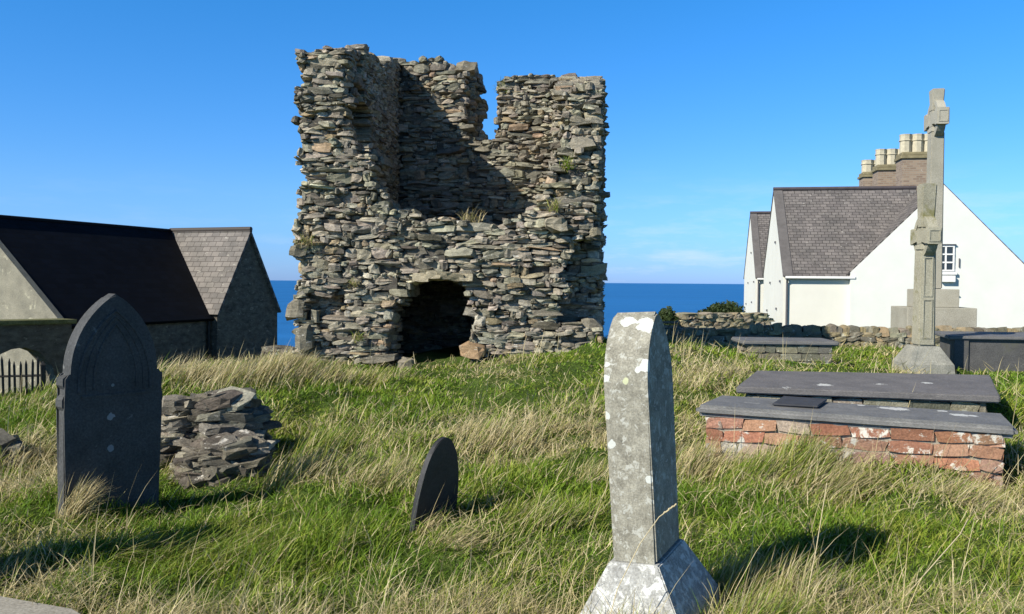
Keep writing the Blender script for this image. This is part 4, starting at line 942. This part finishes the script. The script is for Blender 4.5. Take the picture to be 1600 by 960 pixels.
# ------------------------------------------------------------------ grass
def in_poly(x, y, poly):
    c = np.zeros(x.shape, bool); n = len(poly)
    for i in range(n):
        x0, y0 = poly[i]; x1, y1 = poly[(i+1) % n]
        c ^= ((y0 > y) != (y1 > y)) & (x < (x1-x0)*(y-y0)/(y1-y0+1e-12)+x0)
    return c
def pxy(c): return [(p.x, p.y) for p in c]
def rect(cx, cy, w, d, a):
    ca, sa = math.cos(a), math.sin(a); return [(cx+x*ca-y*sa, cy+x*sa+y*ca) for x, y in ((-w, -d), (w, -d), (w, d), (-w, d))]
EXC = [PATHPOLY, pxy(sl_c), pxy(f2), pxy(f3), pxy(f4), rect(c.x, c.y, .8, .8, 0), rect(hs2.location.x, hs2.location.y, .37, .28, R(64)), rect(hs.location.x, hs.location.y, .38, .06, R(50)), rect(p.x, 8.15, .38, .32, 0), rect(p2.x, 7.6, .25, .2, 0)]
cc = at(1441, 583, 13.9); EXC.append(rect(cc.x, cc.y, .45, .42, R(-96)))
ca, sa = math.cos(-PHI), math.sin(-PHI); EXC.append([(T_O.x+x*ca-y*sa, T_O.y+x*sa+y*ca) for x, y in ((0.05, 0.12), (TW, .12), (TW, TD), (0.05, TD))])
def blades(x, y, L, w, lean, leandir, curl, col, wdir=None, z0=None):
    """vectorised blades: 4 levels"""
    n = len(x); z = (G(x, y)-0.015) if z0 is None else z0
    lv = np.array([0, .38, .72, 1.0]); out = np.zeros((n, 7, 3)); dx, dy = np.cos(leandir), np.sin(leandir)
    wd = RNG.uniform(0, math.pi, n) if wdir is None else wdir; wx, wy = np.cos(wd)*w*.5, np.sin(wd)*w*.5; q = 0
    for i, s_ in enumerate(lv):
        ang = lean+curl*s_; hx_ = L*s_*np.sin(lean+curl*s_*.55); hz = L*s_*np.cos(lean+curl*s_*.55)
        cx, cy, cz = x+dx*hx_, y+dy*hx_, z+hz; k = [1, .9, .6, 0][i]
        if i < 3:
            out[:, q] = np.stack([cx-wx*k, cy-wy*k, cz], 1); out[:, q+1] = np.stack([cx+wx*k, cy+wy*k, cz], 1); q += 2
        else: out[:, q] = np.stack([cx, cy, cz], 1)
    base = np.arange(n)[:, None]*7
    Qd = np.concatenate([base+np.array([[0, 1, 3, 2]]), base+np.array([[2, 3, 5, 4]])], 0); Tr = base+np.array([[4, 5, 6]])
    C_ = np.repeat(col, 7, 0)
    return out.reshape(-1, 3), Qd, Tr, C_
class Blades:
    def __init__(s): s.V = []; s.Q = []; s.T = []; s.C = []; s.n = 0
    def add(s, *a, **k):
        V, Q, T, C_ = blades(*a, **k); s.V.append(V); s.Q.append(Q+s.n); s.T.append(T+s.n); s.C.append(C_); s.n += len(V)
    def mesh(s, name): return quads_mesh(name, np.concatenate(s.V), np.concatenate(s.Q), np.concatenate(s.C), tri=np.concatenate(s.T))
def fan(n, y0, y1, pw, m=0.72):
    u = RNG.rand(n); e = 1-pw; y = (y0**e+(y1**e-y0**e)*u)**(1/e); x = RNG.uniform(-m, m, n)*y+RNG.uniform(-.3, .3, n); return x, y
def keep(x, y):
    k = np.ones(x.shape, bool)
    for e in EXC: k &= ~in_poly(x, y, e)
    return k
def pxof(x, y):
    z = G(x, y, False)-CAMZ; return 800+x/y*F, 441-z/y*F
def dryness(x, y):
    """0 green .. 1 straw ; patchy, with the larger dry and green patches of the photo"""
    d = fbm(x*0.75+20, y*0.75+3, 1.0, 3); d = sstep(0.46, 0.74, d)
    px, py = pxof(x, y)
    def blob(cx, cy, rx, ry): return np.exp(-(((px-cx)/rx)**2+((py-cy)/ry)**2))
    d = d+0.8*blob(400, 590, 190, 30)+0.45*blob(560, 690, 180, 60)+0.5*blob(740, 830, 130, 55)+0.4*blob(930, 690, 160, 60)+0.5*blob(1110, 650, 60, 80)+0.7*blob(1230, 740, 90, 60)+.4*blob(520, 770, 90, 40)
    d = d+0.25*blob(1080, 575, 120, 20)+.35*blob(60, 760, 80, 60)+.4*blob(1560, 780, 120, 60)
    d = d-0.8*blob(420, 880, 260, 70)-0.7*blob(620, 610, 110, 25)-0.6*blob(1400, 860, 200, 60)-0.6*blob(60, 650, 60, 25)-.5*blob(860, 560, 120, 16)-.4*blob(520, 930, 300, 40)-.6*blob(1330, 568, 180, 22)-.4*blob(480, 625, 120, 20)-.35*blob(860, 760, 120, 50)-.3*blob(830, 900, 100, 50)
    return np.clip(d, 0, 1)
def short(x, y):
    px, py = pxof(x, y)
    def blob(cx, cy, rx, ry): return np.exp(-(((px-cx)/rx)**2+((py-cy)/ry)**2))
    return 1-np.clip(.22*sstep(9, 14, y)*sstep(480, 640, px)+.45*blob(1480, 760, 110, 40)+.4*blob(1120, 725, 60, 35)+.35*blob(700, 600, 200, 40)+.3*blob(1430, 590, 200, 30), 0, .65)
def hfield(x, y): return 0.55+0.9*sstep(0.35, 0.75, fbm(x*0.9+50, y*0.9+7, 3.0, 2))
GA = np.array([(0.11, 0.20, 0.015), (0.18, 0.28, 0.025), (0.26, 0.325, 0.04), (0.37, 0.37, 0.09)])
DA = np.array([(0.60, 0.50, 0.27), (0.52, 0.44, 0.24), (0.70, 0.60, 0.37), (0.42, 0.39, 0.18)])
gb_ = Blades()
# short green sward
x, y = fan(400000, 2.2, 24, 0.45); k = keep(x, y); x, y = x[k], y[k]; n = len(x)
dr = dryness(x, y); hf = hfield(x, y)
pick = np.clip((fbm(x*1.6, y*1.6, 5., 2)*2.2-0.3+RNG.normal(0, .45, n)+dr*0.8)*1.5, 0, 3).astype(int)
col = GA[pick]*RNG.uniform(.75, 1.25, n)[:, None]
isd = RNG.rand(n) < 0.06+0.42*dr; col[isd] = DA[RNG.randint(0, 4, isd.sum())]*RNG.uniform(.7, 1.15, isd.sum())[:, None]
L = RNG.uniform(.06, .15, n)*hf*(1+0.25*isd)*short(x, y)
gb_.add(x, y, L, np.maximum(.0045, .0013*y), np.abs(RNG.normal(0.45, .35, n)), RNG.normal(0.15, 1.6, n), RNG.uniform(.2, 1.5, n), col)
# long tussock grass, combed to the right by the wind
nt = 5200; tx, ty = fan(nt, 2.3, 23, 0.35); dr = dryness(tx, ty); acc = RNG.rand(nt) < 0.25+0.75*dr; tx, ty = tx[acc], ty[acc]
m = 30; x = np.repeat(tx, m)+RNG.normal(0, .05, len(tx)*m); y = np.repeat(ty, m)+RNG.normal(0, .05, len(tx)*m)
tl = np.repeat(RNG.uniform(.55, 1.15, len(tx)), m); td = np.repeat(RNG.normal(0.0, .45, len(tx)), m); tc_ = np.repeat(RNG.rand(len(tx)), m); tln = np.repeat(RNG.uniform(.15, .75, len(tx)), m)
k = keep(x, y); x, y, tl, td, tc_, tln = [v[k] for v in (x, y, tl, td, tc_, tln)]; n = len(x); dr = dryness(x, y)
isd = RNG.rand(n) < np.clip(0.12+0.75*dr+(tc_-.5)*.5, 0.03, .92); col = GA[RNG.randint(0, 4, n)]*RNG.uniform(.8, 1.2, n)[:, None]; col[isd] = DA[RNG.randint(0, 4, isd.sum())]*RNG.uniform(.75, 1.15, isd.sum())[:, None]
gb_.add(x, y, RNG.uniform(.15, .31, n)*tl*short(x, y), np.maximum(.004, .0010*y), np.abs(tln+RNG.normal(0, .35, n)), td+RNG.normal(0, 1.2, n), RNG.uniform(.3, 2.2, n), col)
# matted dead thatch lying over the sward
x, y = fan(52000, 2.3, 22, .6); k = keep(x, y) & (RNG.rand(len(x)) < .12+.88*dryness(x, y)); x, y = x[k], y[k]; n = len(x)
gb_.add(x, y, RNG.uniform(.08, .24, n), np.maximum(.004, .0011*y), RNG.uniform(.7, 1.45, n), RNG.uniform(0, 6.28, n), RNG.uniform(-.5, 1.0, n), DA[RNG.randint(0, 4, n)]*RNG.uniform(.6, 1.05, n)[:, None], z0=G(x, y)+RNG.uniform(.02, .10, n)*hfield(x, y))
# special tussocks: (px, py, Y, radius, blades, length, dryness, lean, dir)
SP = [(112, 800, 6.0, .07, 420, .34, 1.0, .25, .3), (470, 760, 7.2, .25, 700, .38, .55, .2, .2), (500, 700, 8.2, .22, 600, .34, .2, .3, .3), (1230, 735, 6.9, .26, 1200, .40, .4, .35, .2), (1290, 760, 6.55, .2, 700, .38, .7, .5, -.2), (1160, 745, 6.9, .2, 700, .38, .2, .3, -.1), (1085, 735, 7.2, .2, 500, .34, .8, .2, .2), (1010, 960, 3.7, .25, 500, .22, .3, .4, .2), (850, 800, 5.9, .25, 600, .3, .3, .4, .1), (770, 700, 8.2, .4, 700, .3, .8, .4, .2), (930, 760, 6.8, .2, 500, .3, .6, .3, .1), (600, 760, 7.0, .3, 600, .32, .6, .3, .2), (1200, 900, 4.5, .25, 700, .3, .7, .3, .2),
      (700, 850, 5.5, .20, 600, .20, .85, .9, .2), (660, 815, 5.9, .08, 200, .22, .9, .5, 0), (280, 720, 7.6, .15, 300, .25, .6, .4, .5), (1500, 790, 6.2, .3, 600, .25, .6, .5, 0), (330, 590, 11.2, .7, 1800, .42, .85, .25, .1), (440, 585, 11.8, .6, 1500, .38, .85, .25, .1), (560, 580, 12.2, .5, 900, .3, .5, .3, .1),
      (1120, 860, 4.6, .12, 500, .36, .35, .2, .2), (1180, 930, 4.0, .14, 800, .32, .3, .3, .2), (300, 850, 5.3, .3, 1300, .36, .1, 1.0, .2), (200, 860, 5.2, .25, 900, .34, .15, 1.0, .1), (100, 640, 10.4, .5, 500, .3, .4, .2, .1)]
for (px, py, Y, rad, nb, ln, dry, lean, dr_) in SP:
    q = at(px, py, Y); x = q.x+RNG.normal(0, rad*.6, nb); y = Y+RNG.normal(0, rad*.5, nb); k = keep(x, y); x, y = x[k], y[k]; n = len(x)
    isd = RNG.rand(n) < dry; col = GA[RNG.randint(0, 4, n)]*RNG.uniform(.75, 1.1, n)[:, None]; col[isd] = DA[RNG.randint(0, 4, isd.sum())]*RNG.uniform(.7, 1.1, isd.sum())[:, None]
    gb_.add(x, y, RNG.uniform(.5, 1.1, n)*ln, np.maximum(.004, .0009*y), np.abs(lean+RNG.normal(0, .2, n)), dr_+RNG.normal(0, .5, n), RNG.uniform(.2, 1.3, n), col)
# tall seed stalks
nst = 1500; x, y = fan(nst, 3.2, 15, .2); k = keep(x, y) & (RNG.rand(nst) < .15+.85*dryness(x, y)); x, y = x[k], y[k]; n = len(x)
gb_.add(x, y, RNG.uniform(.35, .6, n), np.maximum(.0035, .0007*y), np.abs(RNG.normal(.15, .18, n)), RNG.normal(.1, .7, n), RNG.uniform(0, .5, n), DA[RNG.randint(0, 3, n)]*RNG.uniform(.8, 1.1, n)[:, None])
g = link('grass', gb_.mesh('grass'), M_GRASS); g['kind'] = 'stuff'; g['label'] = 'long wind-combed green and straw coloured grass covering the churchyard'; g['category'] = 'grass'
# a few plants rooted in the tower masonry
tb = Blades()
def wallplant(px, py, v, n, ln, dry, up_=True):
    u = ufront(px); z = zfront(py); w_ = tower.matrix_basis @ Vector((u, v, z)) if False else T_O+Vector((u*math.cos(PHI)+v*math.sin(PHI), -u*math.sin(PHI)+v*math.cos(PHI), z))
    isd = RNG.rand(n) < dry; col = GA[RNG.randint(1, 4, n)]*RNG.uniform(.8, 1.2, n)[:, None]; col[isd] = DA[RNG.randint(0, 4, isd.sum())]*RNG.uniform(.7, 1, isd.sum())[:, None]
    s_ = Blades(); s_.add(w_.x+RNG.normal(0, ln*.35, n), w_.y+RNG.normal(0, .05, n), RNG.uniform(.5, 1.1, n)*ln, np.full(n, .012), np.abs(RNG.normal(.5, .4, n)), RNG.normal(-1.5, 1.2, n), RNG.uniform(.2, 1.6, n), col, z0=np.full(n, w_.z)+RNG.normal(0, ln*.3, n))
    return s_
for i, (px, py, v, n_, ln, dry, lb) in enumerate([(886, 262, -.12, 90, .15, .1, 'bright green weed tuft high on the right side of the ruined tower'), (866, 325, -.10, 90, .16, .6, 'dry yellow weed tuft on the tower above the right block'),
        (735, 346, .3, 110, .24, .9, 'straw coloured grass tuft on the sill of the tower breach'), (482, 380, -.08, 100, .2, .75, 'brown grass tuft on the left corner of the tower'), (800, 135, 3.4, 120, .2, .1, 'green ivy patch at the top of the tower beside the slit'), (560, 445, -.1, 60, .12, .8, 'small dry tuft left of the tower doorway'), (565, 530, -.1, 80, .14, .4, 'low green weed at the foot of the tower left of the doorway')]):
    if v > 2: 
        s_ = wallplant(px, py, 0.0, n_, ln, dry); o = None
        q = at(786, 140, 17.9); off = q-(T_O+Vector((ufront(px)*math.cos(PHI), -ufront(px)*math.sin(PHI), zfront(py)))); s_.V = [w_+np.array([off.x, off.y, off.z]) for w_ in s_.V]
    else: s_ = wallplant(px, py, v, n_, ln, dry)
    o = link('wall_weed', s_.mesh('weed'), M_GRASS); tag(o, lb, 'weed')
# feature stalks in front of the foreground headstone etc.
def stalk(pts, r, lb, head=True):
    P_ = [at(*q) for q in pts]; root = bmesh.new(); tube(root, P_, r, 5)
    o = link('grass_stalk', bm_mesh(root), M_STRAW); tag(o, lb, 'grass stalk')
    if head:
        bm = bmesh.new(); d = (P_[-1]-P_[-2]).normalized(); pp = P_[-1]
        for k in range(9):
            b = pp-d*0.008*k; bmesh.ops.create_icosphere(bm, subdivisions=1, radius=.0045, matrix=Matrix.Translation(b+Vector((RNG.normal(0, .002), 0, RNG.normal(0, .002)))) @ Matrix.Scale(1.5, 4, d))
        link('seed_head', bm_mesh(bm), M_STRAW, o)
M_STRAW = plain('dry_straw', (0.52, 0.44, 0.27), 0.8, 0.2, 30)
stalk([(940, 1010, 3.75), (965, 920, 3.8), (1000, 850, 3.82), (1030, 808, 3.82), (1056, 789, 3.82)], .0022, 'curved dry grass stalk with seed head across the foreground headstone')
stalk([(1300, 965, 4.2), (1412, 935, 4.4), (1500, 835, 4.6), (1512, 812, 4.7)], .003, 'long straight pale dry stalk slanting through the grass at lower right', False)
stalk([(1255, 960, 4.1), (1275, 860, 4.3), (1292, 755, 4.5)], .0022, 'upright pale dry stalk below the red brick tomb', False)
print('blades verts', gb_.n, 'stones', sum(s.n for s in st.values()))
